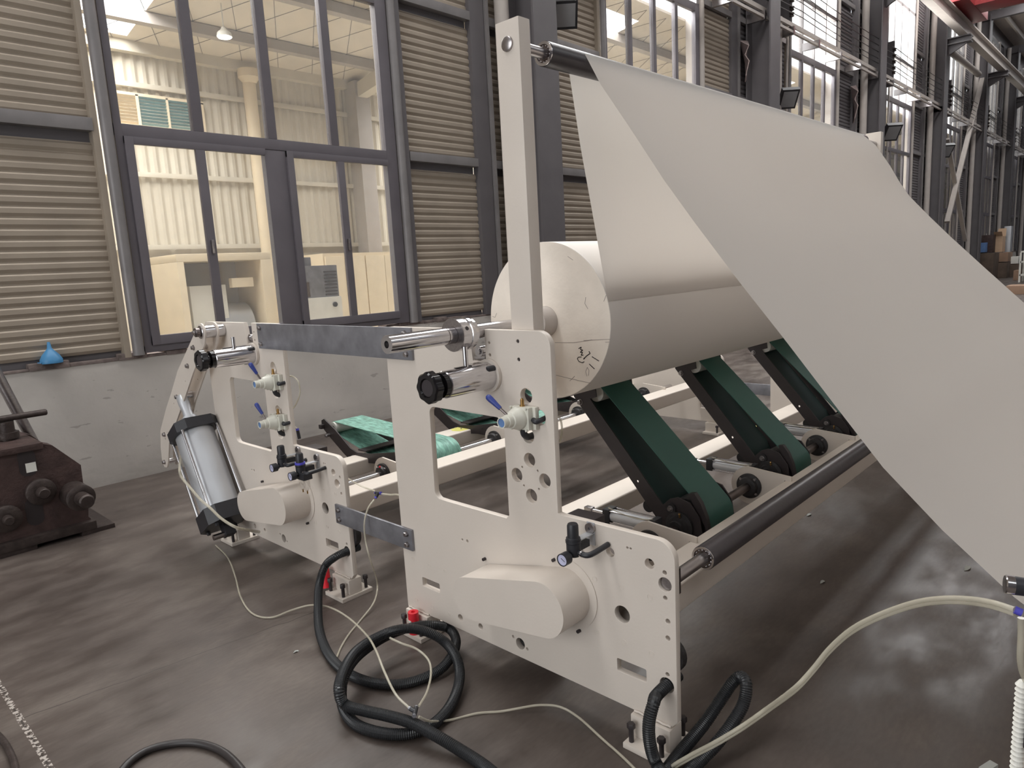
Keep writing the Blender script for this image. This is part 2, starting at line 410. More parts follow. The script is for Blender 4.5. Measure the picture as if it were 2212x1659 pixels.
def corrugated(x0, x1, z0, z1, name, m, par, y=WY + 0.05, pitch=0.084, dep=0.016, horiz=True):
    b_ = MB(); prof = []
    if horiz:
        n = int((z1 - z0) / pitch)
        for i in range(n):
            z = z0 + i * pitch
            prof += [(y, z), (y - dep, z + pitch * 0.3), (y - dep, z + pitch * 0.72), (y, z + pitch * 0.92)]
        prof.append((y, z0 + n * pitch))
        vs = [(x0, a, c) for a, c in prof] + [(x1, a, c) for a, c in prof]; k = len(prof)
        b_.add(vs, [(i, i + 1, i + 1 + k, i + k) for i in range(k - 1)])
    else:
        n = int((x1 - x0) / pitch)
        for i in range(n):
            xx = x0 + i * pitch
            prof += [(xx, y), (xx + pitch * 0.3, y - dep), (xx + pitch * 0.6, y - dep), (xx + pitch * 0.9, y)]
        prof.append((x0 + n * pitch, y))
        vs = [(a, c, z0) for a, c in prof] + [(a, c, z1) for a, c in prof]; k = len(prof)
        b_.add(vs, [(i, i + 1, i + 1 + k, i + k) for i in range(k - 1)])
    return b_.build(name, m, par, ang=20)
ZG = [2.86, 4.55, 6.0, 7.6]     # girt levels (underside)
def clad_run(x0, x1, m, pitch=0.084):
    zs = [1.1] + [g + 0.1 for g in ZG]; ze = [g for g in ZG] + [10.4]
    for a, c in zip(zs, ze): corrugated(x0, x1, a, c, 'cladding_sheet', m, wall, pitch=pitch)
    MB().box(x0, x1, WY + 0.075, WY + 0.1, 1.02, 10.5).build('backing', CLADDARK, wall)
    for g in ZG: MB().box(x0, x1, WY - 0.03, WY + 0.06, g, g + 0.1, 0.004).build('girt', GIRT, wall)
clad_run(XL, 1.98, CLAD)
for k in range(NB):
    bx = WX0 + k * PER
    clad_run(bx + 3.05, bx + 4.12, CLAD if k < 2 else CLADDARK)
    clad_run(bx + 4.42, bx + PER - 0.15, CLAD if k == 0 else CLADDARK, 0.084)
    # sheeting rails: dark upright frames beside the cladding
    for (a, c) in ((bx + 4.12, bx + 4.36),):
        MB().box(a, c, WY - 0.02, WY + 0.07, 1.04, 10.4, 0.004).build('upright', COLMAT, wall)
    MB().box(bx + 4.37, bx + 4.42, WY - 0.05, WY + 0.07, 1.04, 10.4).build('upright', GIRT, wall)
    MB().box(bx - 0.16, bx - 0.11, WY - 0.02, WY + 0.07, 1.04, 10.4).build('upright', CLAD, wall)
    # H column
    cx = bx + 4.72; c_ = MB().box(cx, cx + 0.45, 5.84, 5.87, 0, 10.4).box(cx + 0.21, cx + 0.24, 5.87, 6.3, 0, 10.4).box(cx, cx + 0.45, 6.3, 6.33, 0, 10.4)
    c_.box(cx - 0.12, cx + 0.57, 5.7, 6.34, 0, 0.03)
    tag(c_.build('trim_%d' % (k + 1), COLMAT), 'dark painted steel column standing against the window wall', kind='structure')
    if k != 1:
        MB().cyl((bx + 4.55, 6.2, 0.0), (bx + 4.55, 6.2, 10.4), 0.09, 16).build('downpipe', PIPE, wall)
    else:
        MB().cyl((bx + 5.95, 6.2, 0.0), (bx + 5.95, 6.2, 6.35), 0.07, 16).build('downpipe', PIPE, wall)
# head wall over the windows
MB().box(XL, XR, WY - 0.02, WY + 0.24, 10.4, 11.2).build('head', CLADDARK, wall)

def window(k):
    x0 = WX0 + k * PER; x1 = x0 + WW
    root = thing('window_%d' % (k + 1), None, None, (x0 + WW / 2, WY, 1.08), kind='structure')
    y0, y1 = WY - 0.03, WY + 0.05
    f = MB(); cnt = [0]
    def B(a, c, e, g, yy0=y0, yy1=y1):
        cnt[0] += 1; q = cnt[0] * 0.0006; f.box(x0 + a, x0 + c, yy0 + q, yy1 - q, e + q * 0.3, g - q * 0.3, 0.003)
    # outer frame and rails
    B(0.0, 0.06, 1.06, 5.9); B(2.72, 2.86, 1.06, 5.9); B(0, WW, 1.06, 1.12)
    B(0, WW, 2.84, 2.94); B(0, WW, 4.43, 4.53); B(0, WW, 5.82, 5.95)
    B(0.65, 0.74, 2.94, 5.9); B(1.35, 1.44, 2.94, 5.9); B(2.04, 2.13, 2.94, 5.9)
    B(1.29, 1.51, 1.12, 2.84)
    f.build('frame', GREYFRAME, root)
    # two sliding sashes below
    for (a, c) in ((0.06, 1.29), (1.51, 2.72)):
        g = MB(); m_ = (a + c) / 2
        for q in ((a, a + 0.07, 1.12, 2.84), (c - 0.0, c, 1.12, 2.84), (a, c, 1.12, 1.2), (a, c, 2.78, 2.84), (m_ - 0.04, m_ + 0.04, 1.2, 2.78)):
            j = len(g.v) * 0.00001
            if q[1] > q[0]: g.box(x0 + q[0], x0 + q[1], y0 - 0.02 + j, y0 + 0.02 - j, q[2], q[3], 0.003)
        sash = g.build('sash', GREYFRAME, root)
        MB().box(x0 + m_ - 0.012, x0 + m_ + 0.012, y0 - 0.05, y0 - 0.02, 1.88, 2.0, 0.004).build('latch', STEEL, sash)
        MB().box(x0 + a + 0.07, x0 + m_ - 0.04, y0, y0 + 0.006, 1.2, 2.78).build('pane', GLASS, sash)
        MB().box(x0 + m_ + 0.04, x0 + c, y0, y0 + 0.006, 1.2, 2.78).build('pane', GLASS, sash)
    for (a, c) in ((0.06, 0.65), (0.74, 1.35), (1.44, 2.04), (2.13, 2.72)):
        for (e, g) in ((2.94, 4.43), (4.53, 5.82)):
            MB().box(x0 + a, x0 + c, y0 + 0.03, y0 + 0.036, e, g).build('pane', GLASS, root)
    # high-level window
    u = MB()
    for (a, c, e, g) in ((0, 0.05, 5.95, 10.2), (2.76, 2.86, 5.95, 10.2), (0, WW, 7.05, 7.13), (0, WW, 8.6, 8.68), (0, WW, 10.15, 10.3),
                         (0.66, 0.71, 5.95, 10.2), (1.36, 1.41, 5.95, 10.2), (2.08, 2.13, 5.95, 10.2)):
        u.box(x0 + a, x0 + c, y0, y1, e, g)
    u.build('high_frame', GREYFRAME if k == 0 else GIRT, root)
    for (a, c) in ((0.05, 0.66), (0.71, 1.36), (1.41, 2.08), (2.13, 2.76)):
        for (e, g) in ((5.95, 7.05), (7.13, 8.6), (8.68, 10.15)):
            MB().box(x0 + a, x0 + c, y0 + 0.03, y0 + 0.036, e, g).build('pane', GLASS, root)
    # pale jambs and the round pipe posts on both sides
    MB().cyl((x0 - 0.055, WY - 0.03, 1.05), (x0 - 0.055, WY - 0.03, 10.4), 0.045, 14).build('jamb_post', GIRT, root)
    MB().cyl((x1 + 0.06, WY - 0.03, 1.05), (x1 + 0.06, WY - 0.03, 10.4), 0.05, 14).build('jamb_post', PIPE if k else GIRT, root)
    MB().box(x1 + 0.12, x1 + 0.18, WY - 0.03, WY + 0.2, 1.05, 10.4).build('jamb', PIPE if k else COLMAT, root)
    MB().box(x1, x1 + 0.02, WY + 0.05, WY + 0.24, 1.05, 10.4).build('jamb', PIPE, root)
for k in range(NB): window(k)

# other walls and the roof of the hall (mostly out of view)
tag(MB().box(XL - 0.2, XL, -14, -2, 0, 11.2).box(XL - 0.2, XL, 4.6, WY, 0, 11.2).box(XL - 0.2, XL, -2, 4.6, 5.4, 11.2).build('wall_left', CLADDARK), kind='structure')
tag(MB().box(XL, XR, -14.2, -14, 0, 4.2).box(XL, XR, -14.2, -14, 4.2, 11.2).build('wall_front', CLADDARK), kind='structure')
tag(MB().box(XR, XR + 0.2, -14, WY, 0, 11.2).build('wall_right', CLADDARK), kind='structure')
rf = MB()
def roofz(y): return 10.9 + (WY - y) * 0.07
for (a, c) in ((WY + 0.2, 5.0), (3.0, -5.4), (-8.6, -14.2)):
    rf.add([(XL, a, roofz(a)), (XR, a, roofz(a)), (XR, c, roofz(c)), (XL, c, roofz(c)),
            (XL, a, roofz(a) + 0.08), (XR, a, roofz(a) + 0.08), (XR, c, roofz(c) + 0.08), (XL, c, roofz(c) + 0.08)],
           [(0, 1, 2, 3), (4, 7, 6, 5), (0, 4, 5, 1), (1, 5, 6, 2), (2, 6, 7, 3), (3, 7, 4, 0)])
roof = rf.build('ceiling', ROOF); tag(roof, 'sheet metal roof with open skylight strips', kind='structure')
for i in range(9):
    y = WY - 0.6 - i * 1.5; z = roofz(y)
    MB().box(XL, XR, y - 0.04, y + 0.04, z - 0.22, z - 0.01).build('purlin', PIPE, roof)
for k in range(NB):
    x = WX0 + k * PER + 4.9
    MB().box(x - 0.1, x + 0.1, -14, WY, 10.2, 10.5).build('rafter', COLMAT, roof)

# ------------------------------------------------------------------ annex seen through the windows
AY = 11.0
aw = MB().box(-2, 52, AY + 0.06, AY + 0.12, 0, 5.1).build('wall_annex', ANNEX); tag(aw, 'pale corrugated wall of the next bay seen through the windows', kind='structure')
corrugated(-2, 30, 2.2, 4.5, 'cladding_sheet', ANNEX, aw, y=AY + 0.05, pitch=0.15, dep=0.03, horiz=False)
corrugated(-2, 30, 4.5, 5.1, 'cladding_sheet', ANNEX, aw, y=AY + 0.03, pitch=0.15, dep=0.03, horiz=False)
corrugated(-2, 30, 0.1, 2.2, 'cladding_sheet', ANNEX, aw, y=AY + 0.05, pitch=0.3, dep=0.015, horiz=False)
for z in (3.2, 4.44, 2.16): MB().box(-2, 50, AY - 0.05, AY, z, z + 0.07, 0.004).build('girt', ANNEX, aw)
MB().box(-2, 50, AY - 0.12, AY + 0.02, 4.9, 5.05).build('eaves_beam', ANNEX, aw)
for x in (7.6, 14.5, 21.4, 28.2):
    MB().box(x, x + 0.3, AY - 0.35, AY - 0.02, 0, 5.0, 0.005).build('column', PIPE, aw)
dp = MB().cyl((5.75, AY - 0.12, 0), (5.75, AY - 0.12, 4.72), 0.1, 16).lathe((5.75, AY - 0.14, 4.72), (0, 0, 1), [(0, 0.1), (0.08, 0.17), (0.2, 0.17)], 12)
dp.build('downpipe', IVORY, aw)
# high louvre window of the annex
lv = tag(MB().box(3.55, 5.0, AY - 0.06, AY - 0.02, 3.88, 3.92).box(3.55, 5.0, AY - 0.06, AY - 0.02, 4.32, 4.36).box(4.03, 4.07, AY - 0.06, AY - 0.02, 3.9, 4.34).box(4.45, 4.48, AY - 0.06, AY - 0.02, 3.9, 4.34).box(4.96, 5.0, AY - 0.06, AY - 0.02, 3.9, 4.34).build('window_9', IVORY), kind='structure')
for i in range(9):
    z = 3.93 + i * 0.045
    MB().add([(3.57, AY - 0.03, z), (4.03, AY - 0.03, z), (4.03, AY - 0.06, z + 0.03), (3.57, AY - 0.06, z + 0.03)], [(0, 1, 2, 3)]).add(
        [(3.57, AY - 0.028, z), (4.03, AY - 0.028, z), (4.03, AY - 0.058, z + 0.03), (3.57, AY - 0.058, z + 0.03)], [(3, 2, 1, 0)]).build('slat', IVORY, lv)
    MB().add([(4.07, AY - 0.03, z), (4.96, AY - 0.03, z), (4.96, AY - 0.06, z + 0.03), (4.07, AY - 0.06, z + 0.03)], [(0, 1, 2, 3)]).add(
        [(4.07, AY - 0.028, z), (4.96, AY - 0.028, z), (4.96, AY - 0.058, z + 0.03), (4.07, AY - 0.058, z + 0.03)], [(3, 2, 1, 0)]).build('slat', TEAL, lv)
# annex roof: sloping lining panels, one open skylight near the left, beams
def ceil_z(y): return 5.75 - (y - 6.6) * (0.72 / 4.4)
ac = MB()
def quad(x0, x1, y0, y1):
    ac.add([(x0, y0, ceil_z(y0)), (x1, y0, ceil_z(y0)), (x1, y1, ceil_z(y1)), (x0, y1, ceil_z(y1)),
            (x0, y0, ceil_z(y0) + 0.04), (x1, y0, ceil_z(y0) + 0.04), (x1, y1, ceil_z(y1) + 0.04), (x0, y1, ceil_z(y1) + 0.04)],
           [(0, 3, 2, 1), (4, 5, 6, 7), (0, 1, 5, 4), (1, 2, 6, 5), (2, 3, 7, 6), (3, 0, 4, 7)])
SK = [(2.2, 3.97), (9.2, 11.0), (16.2, 17.9), (23.1, 24.8)]
xs = [-2.0]
for a, c in SK: quad(xs[-1], a, 6.6, 11.1); quad(a, c, 6.6, 7.0); quad(a, c, 10.78, 11.1); xs.append(c)
quad(xs[-1], 52, 6.6, 11.1)
aceil = ac.build('ceiling_annex', ANNEXC); tag(aceil, 'foil lined sloping roof of the next bay with skylights', kind='structure')
for y in (7.5, 8.8, 10.1):
    z = ceil_z(y); MB().box(-2, 50, y - 0.07, y + 0.07, z - 0.14, z - 0.002).build('purlin', PIPE, aceil)
for x in (7.75, 14.65, 21.55, 28.35):
    b_ = MB()
    b_.add([(x - 0.1, 6.6, ceil_z(6.6) - 0.45), (x + 0.1, 6.6, ceil_z(6.6) - 0.45), (x + 0.1, 11, ceil_z(11) - 0.35), (x - 0.1, 11, ceil_z(11) - 0.35),
            (x - 0.1, 6.6, ceil_z(6.6) - 0.12), (x + 0.1, 6.6, ceil_z(6.6) - 0.12), (x + 0.1, 11, ceil_z(11) - 0.12), (x - 0.1, 11, ceil_z(11) - 0.12)],
           [(0, 3, 2, 1), (4, 5, 6, 7), (0, 1, 5, 4), (1, 2, 6, 5), (2, 3, 7, 6), (3, 0, 4, 7)])
    b_.build('rafter', ANNEX, aceil)
# lining net lines on the panels
mb = MB()
for i in range(26):
    x = -1 + i * 0.62
    for sgn in (1, -1):
        a = Vector((x, 6.7, ceil_z(6.7) - 0.004)); c = Vector((x + sgn * 2.4, 11, ceil_z(11) - 0.004))
        mb.bar(a, c, 0.008, 0.003)
tag(mb.build('lining_net', GIRT, aceil), kind='stuff')
af = tag(MB().box(-2, 52, WY + 0.24, AY + 0.1, -0.12, 0.0).build('floor_annex', ANNEX), 'pale floor of the next bay', kind='structure')  # out of sight; pale colour picked to bounce light up onto the ceiling
tag(MB().box(-2.1, -2, WY + 0.24, AY + 0.1, 0, 5.8).build('wall_annex_left', ANNEX), kind='structure')
tag(MB().box(52, 52.1, WY + 0.24, AY + 0.1, 0, 5.8).build('wall_annex_right', ANNEX), kind='structure')

# pendant lamp under the annex roof
pl = thing('pendant_lamp', 'small lit lamp under the roof of the next bay seen through the window', 'lamp', (4.72, 9.45, 4.860))
MB().lathe((4.72, 9.45, 4.860), (0, 0, 1), [(0, 0.1), (0.05, 0.09), (0.09, 0.04), (0.12, 0.03)], 16).cyl((4.72, 9.45, 4.970), (4.72, 9.45, 5.280), 0.008, 8).build('lamp_shade', WHITE, pl)
em = bpy.data.materials.new('lit_lens'); em.use_nodes = True; em.node_tree.nodes['Principled BSDF'].inputs['Emission Color'].default_value = (1, 1, 1, 1)
em.node_tree.nodes['Principled BSDF'].inputs['Emission Strength'].default_value = 12
MB().cyl((4.72, 9.45, 4.850), (4.72, 9.45, 4.862), 0.085, 16).build('lens', em, pl)

# machines in the annex
def pxr(u0, v0, u1, v1, Y):
    a = on_y(u0, v1, Y); c = on_y(u1, v0, Y); return a.x, c.x, a.z, c.z
am = thing('converting_machine', 'ivory box-framed machine behind the left window panes, in the next bay', 'machine', (4.2, 9.6, 0))
X0, X1, _, ZT = pxr(362, 520, 566, 520, 9.6)[0], pxr(362, 520, 566, 520, 9.6)[1], 0, 2.02
MB().box(X0, X1, 9.4, 10.4, ZT - 0.1, ZT, 0.01).build('top_cover', IVORY, am)
MB().box(X0, X0 + 0.09, 9.4, 10.4, 0.0, ZT - 0.1, 0.005).build('side_frame', IVORY, am)
MB().box(X1 - 0.16, X1, 9.4, 10.4, 0.0, ZT - 0.1, 0.005).build('side_frame', IVORY, am)
MB().box(X0 + 0.09, X1 - 0.16, 10.2, 10.3, 0.0, ZT - 0.1).build('back_panel', PIPE, am)
MB().box(X0 + 0.2, X0 + 0.7, 9.6, 10.0, 0.7, 1.6, 0.01).build('control_panel', WHITE, am)
MB().box(X0 + 0.75, X1 - 0.25, 9.5, 9.6, 1.55, 1.68, 0.01).build('crossbeam', IVORY, am)
MB().cyl((X0 + 0.55, 9.9, 1.0), (X1 - 0.25, 9.9, 1.0), 0.33, 36).build('drum', ALU, am)
MB().box(X0 + 0.1, X1 - 0.16, 9.42, 9.5, 0.62, 0.85, 0.01).build('lower_rail', ZINC, am)
MB().box(X0, X1, 9.4, 10.4, 0.0, 0.12).build('base', ZINC, am)
cb = thing('ivory_partition', 'ivory cabinet with upright panel joints behind the right window panes', 'cabinet', (6.6, 9.8, 0))
a_, c_, _, _ = pxr(700, 545, 850, 545, 9.8)
MB().box(a_, c_ + 0.6, 9.85, 10.5, 0, 2.0).build('body', IVORY, cb)
n = 5
for i in range(n):
    u0 = a_ + 0.02 + (c_ + 0.6 - a_ - 0.04) * i / n; u1 = a_ - 0.02 + (c_ + 0.6 - a_ + 0.04) * (i + 1) / n
    MB().box(u0 + 0.008, u1 - 0.008, 9.82, 9.85, 0.08, 1.95, 0.004).build('panel', IVORY, cb)
dc = thing('control_cabinet', 'dark grey control cabinet with a vent grille above a pale base, in the next bay', 'cabinet', (5.5, 8.6, 0))
a_, c_, _, zt = pxr(641, 572, 727, 572, 8.6)
MB().box(a_, c_, 8.6, 9.1, 1.35, zt, 0.01).build('body', ZINC, dc)
MB().box(a_, c_, 8.55, 9.1, 0, 1.35, 0.01).build('base', WHITE, dc)
MB().cyl((c_ - 0.12, 8.53, 1.24), (c_ - 0.12, 8.55, 1.24), 0.035, 16).build('dial', PLASTIC, dc)
for i in range(8): MB().box(c_ - 0.22, c_ - 0.03, 8.585, 8.6, zt - 0.1 - i * 0.045, zt - 0.08 - i * 0.045).build('vent_slat', BLACK, dc)
MB().box(a_ + 0.02, a_ + 0.15, 8.585, 8.6, zt - 0.42, zt - 0.22).build('switch_plate', CRATE, dc)
tag(MB().box(a_ - 0.05, a_ + 0.28, 8.7, 8.95, zt + 0.002, zt + 0.12, 0.01).build('meter_box', ZINC), 'small grey box standing on the dark control cabinet in the next bay', 'box')

# ------------------------------------------------------------------ crane runway, bracing, services on the wall
rw = thing('crane_runway', 'pale steel crane runway beam carried on brackets high along the window wall', 'beam', (20, 5.4, 8.2))
MB().box(XL + .1, XR - .1, 5.28, 5.52, 8.2, 8.24).box(XL + .1, XR - .1, 5.39, 5.41, 8.24, 8.6).box(XL + .1, XR - .1, 5.28, 5.52, 8.6, 8.64).box(XL + .1, XR - .1, 5.37, 5.43, 8.64, 8.72).build('runway_beam', PIPE, rw)
for k in range(NB):
    cx = WX0 + k * PER + 4.72
    MB().prism([(5.84, 8.18), (5.2, 8.18), (5.2, 8.05), (5.84, 7.7)], cx + 0.19, cx + 0.26).box(cx, cx + 0.45, 5.2, 5.84, 8.17, 8.2).box(cx + 0.05, cx + 0.4, 5.2, 5.84, 8.0, 8.03).build('bracket', COLMAT, rw)
MB().cyl((28.6, 5.95, 8.0), (33.2, 5.95, 8.0), 0.11, 14).build('brace_tube', PIPE, rw)
cg = thing('crane_girder', 'red overhead crane girder crossing the hall high at the right', 'crane', (27, 4, 8.7))
MB().box(26.55, 27.6, -12.5, 5.0, 8.75, 9.9, 0.01).build('girder', CRANE, cg)
MB().box(25.6, 28.6, 4.95, 5.6, 8.74, 9.15, 0.02).build('end_carriage', CRANE, cg)
for i in range(6): MB().box(26.5, 26.55, 4.3 - i * 1.2, 4.34 - i * 1.2, 8.8, 9.85).build('stiffener', CRANE, cg)
br = thing('cross_brace', 'pale crossed steel braces against the far part of the window wall', 'brace', (34, 6.1, 4))
MB().bar(on_y(2122, 170, 6.05), on_y(2046, 480, 6.05), 0.1, 0.16, (0, 1, 0)).build('brace', PIPE, br)
MB().bar(on_y(2046, 300, 6.1), on_y(2085, 520, 6.1), 0.08, 0.14, (0, 1, 0)).build('brace', PIPE, br)

tr = thing('cable_tray', 'twin-rail cable conduit running along the window wall', 'cable tray', (20, 6.0, 6.15))
MB().box(2, XR, 6.0, 6.05, 6.16, 6.24).build('rail', PIPE, tr)
MB().box(2, XR, 5.96, 6.01, 6.02, 6.07).build('rail', PIPE, tr)
i = 0
for k in range(34):
    x = 9.5 + k * 1.4; MB().box(x, x + 0.06, 5.94, 6.3, 5.99, 6.15).build('clip', STEEL, tr)
def wire(z, sag, x0=12.0):
    P = []
    for k in range(0, 6):
        a = 15.6 + (k - 1) * PER; c = a + PER
        for j in range(8):
            t = j / 8; P.append((a + (c - a) * t, 5.98, z - sag * 4 * t * (1 - t)))
    return MB().tube(P, 0.009, 5)
for j, z in enumerate((7.02, 6.86, 6.7, 6.54, 6.42)):
    tag(wire(z, 0.06).build('overhead_wire', CABLE), ['uppermost', 'second from top', 'middle', 'second from bottom', 'lowest'][j] + ' of the five bare power wires along the window wall', 'wire', 'bare wires on insulators along the window wall')
for k in range(6):
    x = 15.6 + (k - 1) * PER + (0 if k != 1 else -0.35)
    if k == 0: continue
    ins = thing('insulator_rack', ['', 'insulator rack beside the second window from the right of the web roller', 'insulator rack at the near edge of the fourth window', 'insulator rack at the near edge of the fifth window', 'insulator rack at the near edge of the sixth window', 'farthest insulator rack on the window wall'][k], 'insulator', (x, 6.1, 6.3))
    MB().box(x - 0.03, x + 0.03, 6.05, 6.3, 6.25, 7.25).build('post', COLMAT, ins)
    for z in (7.02, 6.86, 6.7, 6.54, 6.42):
        MB().lathe((x, 6.05, z - 0.05), (0, 0, 1), [(0, 0.02), (0.01, 0.05), (0.03, 0.05), (0.04, 0.03), (0.06, 0.055), (0.08, 0.055), (0.1, 0.02)], 12).build('insulator', RUSTD, ins)
    MB().cyl((x + 0.15, 6.2, 0), (x + 0.15, 6.2, 6.2), 0.022, 8).build('conduit', PIPE, ins)

def flood(u, v, Y, s, label, lean=0.5):
    c = on_y(u, v, Y); t = thing('flood_light', label, 'lamp', tuple(c))
    ax = Vector((1, 0, 0)); nrm = Vector((-0.55, -0.5, -0.67)).normalized(); up = Vector((0, 0, 1)); sd = nrm.cross(up).normalized(); up2 = sd.cross(nrm)
    MB().obox(c, sd, up2, nrm, s * 0.42, s * 0.5, s * 0.12).build('housing', PLASTIC, t)
    MB().obox(c + nrm * s * 0.125, sd, up2, nrm, s * 0.34, s * 0.4, s * 0.01).build('lens', LAMPGLASS, t)
    MB().bar(c + up2 * s * 0.2 - nrm * s * 0.1, Vector((c.x, 6.3, c.z + s * 0.4)), s * 0.1, s * 0.06).build('arm', PLASTIC, t)
flood(1222, 30, 6.0, 0.36, 'square flood light on the wall right of the tall cream post')
flood(1703, 212, 6.0, 0.42, 'dark flood light above the middle of the paper web')
flood(1926, 285, 6.0, 0.5, 'dark flood light just above the far end of the web roller')
flood(2043, 325, 6.0, 0.5, 'small flood light on a pipe right of the far end of the web roller')
for (u, v, s, lb) in ((1607, 128, 0.34, 'larger torn white insulation flap hanging from the dark cladding'), (1843, 222, 0.42, 'smaller torn insulation flap farther along the dark cladding')):
    c = on_y(u, v, WY - 0.03); b_ = MB()
    pts = [(-0.5, 0.9), (0.5, 1.1), (0.55, -0.7), (0.2, -1.2), (-0.35, -1.0), (-0.55, -0.3), (-0.45, 0.1), (-0.6, 0.5)]
    vs = [(c.x + p[0] * s, c.y - (0.1 if i in (4, 5, 6, 7) else 0.0) * (1 + (i % 2)) , c.z + p[1] * s) for i, p in enumerate(pts)]
    vs2 = [(q[0], q[1] + 0.015, q[2]) for q in vs]; n = len(pts)
    b_.add(vs + vs2, [tuple(range(n)), tuple(reversed(range(n, 2 * n)))] + [(i, (i + 1) % n, (i + 1) % n + n, i + n) for i in range(n)])
    tag(b_.build('torn_flap', PINK), lb, 'insulation')

# ------------------------------------------------------------------ things far down the hall
def boxat(name, m, X0_, X1_, Y0_, Y1_, Z0_, Z1_, label, cat, flaps=False, group=None):
    t = thing(name, label, cat, ((X0_ + X1_) / 2, (Y0_ + Y1_) / 2, Z0_), group)
    MB().box(X0_, X1_, Y0_, Y1_, Z0_, Z1_, 0.01).build('carton' if m in (CARD, CARDL) else 'body', m, t)
    if flaps:
        MB().add([(X0_, Y0_, Z1_), (X0_, Y1_, Z1_), (X0_ - 0.25, Y1_, Z1_ + 0.2), (X0_ - 0.25, Y0_, Z1_ + 0.2)], [(0, 1, 2, 3)]).build('flap', CARDL, t)
        MB().add([(X1_, Y0_, Z1_), (X1_, Y1_, Z1_), (X1_ + 0.1, Y1_, Z1_ + 0.35), (X1_ + 0.1, Y0_, Z1_ + 0.35)], [(0, 1, 2, 3)]).build('flap', CARDL, t)
    return t
def far(u0, u1, v0, v1, X, dX, name, m, label, cat, flaps=False, zb=None):
    a = on_x(u0, v1, X); c = on_x(u1, v0, X)
    z0 = a.z if zb is None else zb
    return boxat(name, m, X, X + dX, c.y, a.y, max(0.001, z0), c.z, label, cat, flaps)
far(2172, 2216, 617, 636, 25.9, 0.9, 'cardboard_box', CARD, 'long low cardboard box on the floor beside the right edge of the web', 'box', zb=0.001)
far(2139, 2176, 567, 592, 37.6, 1.6, 'wooden_crate', CRATE, 'dark slatted crate by the far wall carrying brown cartons', 'crate', zb=0.001)
far(2138, 2178, 545, 566.5, 37.7, 1.2, 'cardboard_box', CARD, 'brown carton block stacked on the dark slatted crate', 'box')
far(2146, 2166, 510, 545, 38.0, 0.8, 'cardboard_box', CARDL, 'open pale carton on top of the stacked brown cartons', 'box', True)
far(2119, 2146, 507, 546.3, 37.3, 0.6, 'dark_chest', RUST, 'dark brown chest standing above the blue crate', 'chest')
far(2104, 2129, 524, 546, 36.6, 0.5, 'blue_crate', BLUEBOX, 'pale blue crate beside the brown cartons', 'crate')
far(2104, 2147, 546.5, 575, 36.4, 1.5, 'work_bench', CRATE, 'dark bench under the pale blue crate', 'bench', zb=0.001)
far(2168, 2185, 488, 519, 39.6, 0.5, 'grey_cabinet', ALU, 'tall pale grey cabinet behind the brown cartons', 'cabinet', zb=0.001)
far(2188, 2201, 584, 607, 35.2, 0.7, 'cardboard_box', CARD, 'tall narrow carton in front of the white trolley', 'box', zb=0.001)
far(2180, 2200, 554, 570, 38.5, 0.8, 'parts_heap', WHITE, 'pale parts piled between the cartons and the white trolley', 'parts')
far(2178, 2203, 570.5, 592, 38.4, 1.0, 'work_bench', CRATE, 'low brown bench under the pale parts', 'bench', zb=0.001)
tb = thing('white_trolley', 'white steel frame trolley at the right edge of the picture', 'trolley', (33, 4.2, 0))
a = on_x(2201, 612, 33.3); c = on_x(2222, 545, 33.3)
for yy in (a.y, c.y):
    for xx in (33.3, 34.2): MB().box(xx, xx + 0.06, yy - 0.03, yy + 0.03, 0.001, c.z).build('leg', WHITE, tb)
for z in (0.25, 0.75, c.z): MB().box(33.3, 34.26, c.y, a.y, z, z + 0.06).build('shelf', WHITE, tb)
tag(MB().box(33.5, 34.0, c.y + 0.1, a.y - 0.1, c.z + 0.062, c.z + 0.3, 0.02).build('meter_box', ZINC), 'grey box standing on the white trolley', 'box')

# ================================================================== UNWIND STANDS
XP = 1.79; TH = 0.025; XQ = 5.787          # outer face of the near plate, inner face of the far plate
DY = 1.825

def side_outline(dy):
    p = []
    p += [(1.053, 0.125)] + [(1.053, 0.66)]
    p += arc(1.118, 0.672, 0.065, 180, 90, 8)[1:] + [(1.50, 0.735), (1.518, 0.738)]
    p += arc(1.575, 1.327, 0.057, 180, 90, 8)
    p += [(1.833, 1.384), (1.835, 1.265), (1.905, 1.265), (1.912, 1.345), (1.925, 1.384)]
    p += arc(2.405, 1.344, 0.04, 90, 0, 6) + [(2.447, 1.2), (2.443, 0.1), (2.265, 0.1), (2.24, 0.102), (1.226, 0.102), (1.2, 0.1), (1.075, 0.1)]
    return [(y + dy, z) for y, z in p]
def slot_hole(dy):
    p = arc(2.155, 1.03, 0.03, 0, 90, 5) + [(1.775, 1.056)] + [(1.76, 1.045), (1.76, 0.68)] + [(1.775, 0.665)] + [(2.12, 0.665)] + arc(2.155, 0.7, 0.035, 270, 360, 5)[1:]
    return [(y + dy, z) for y, z in p]
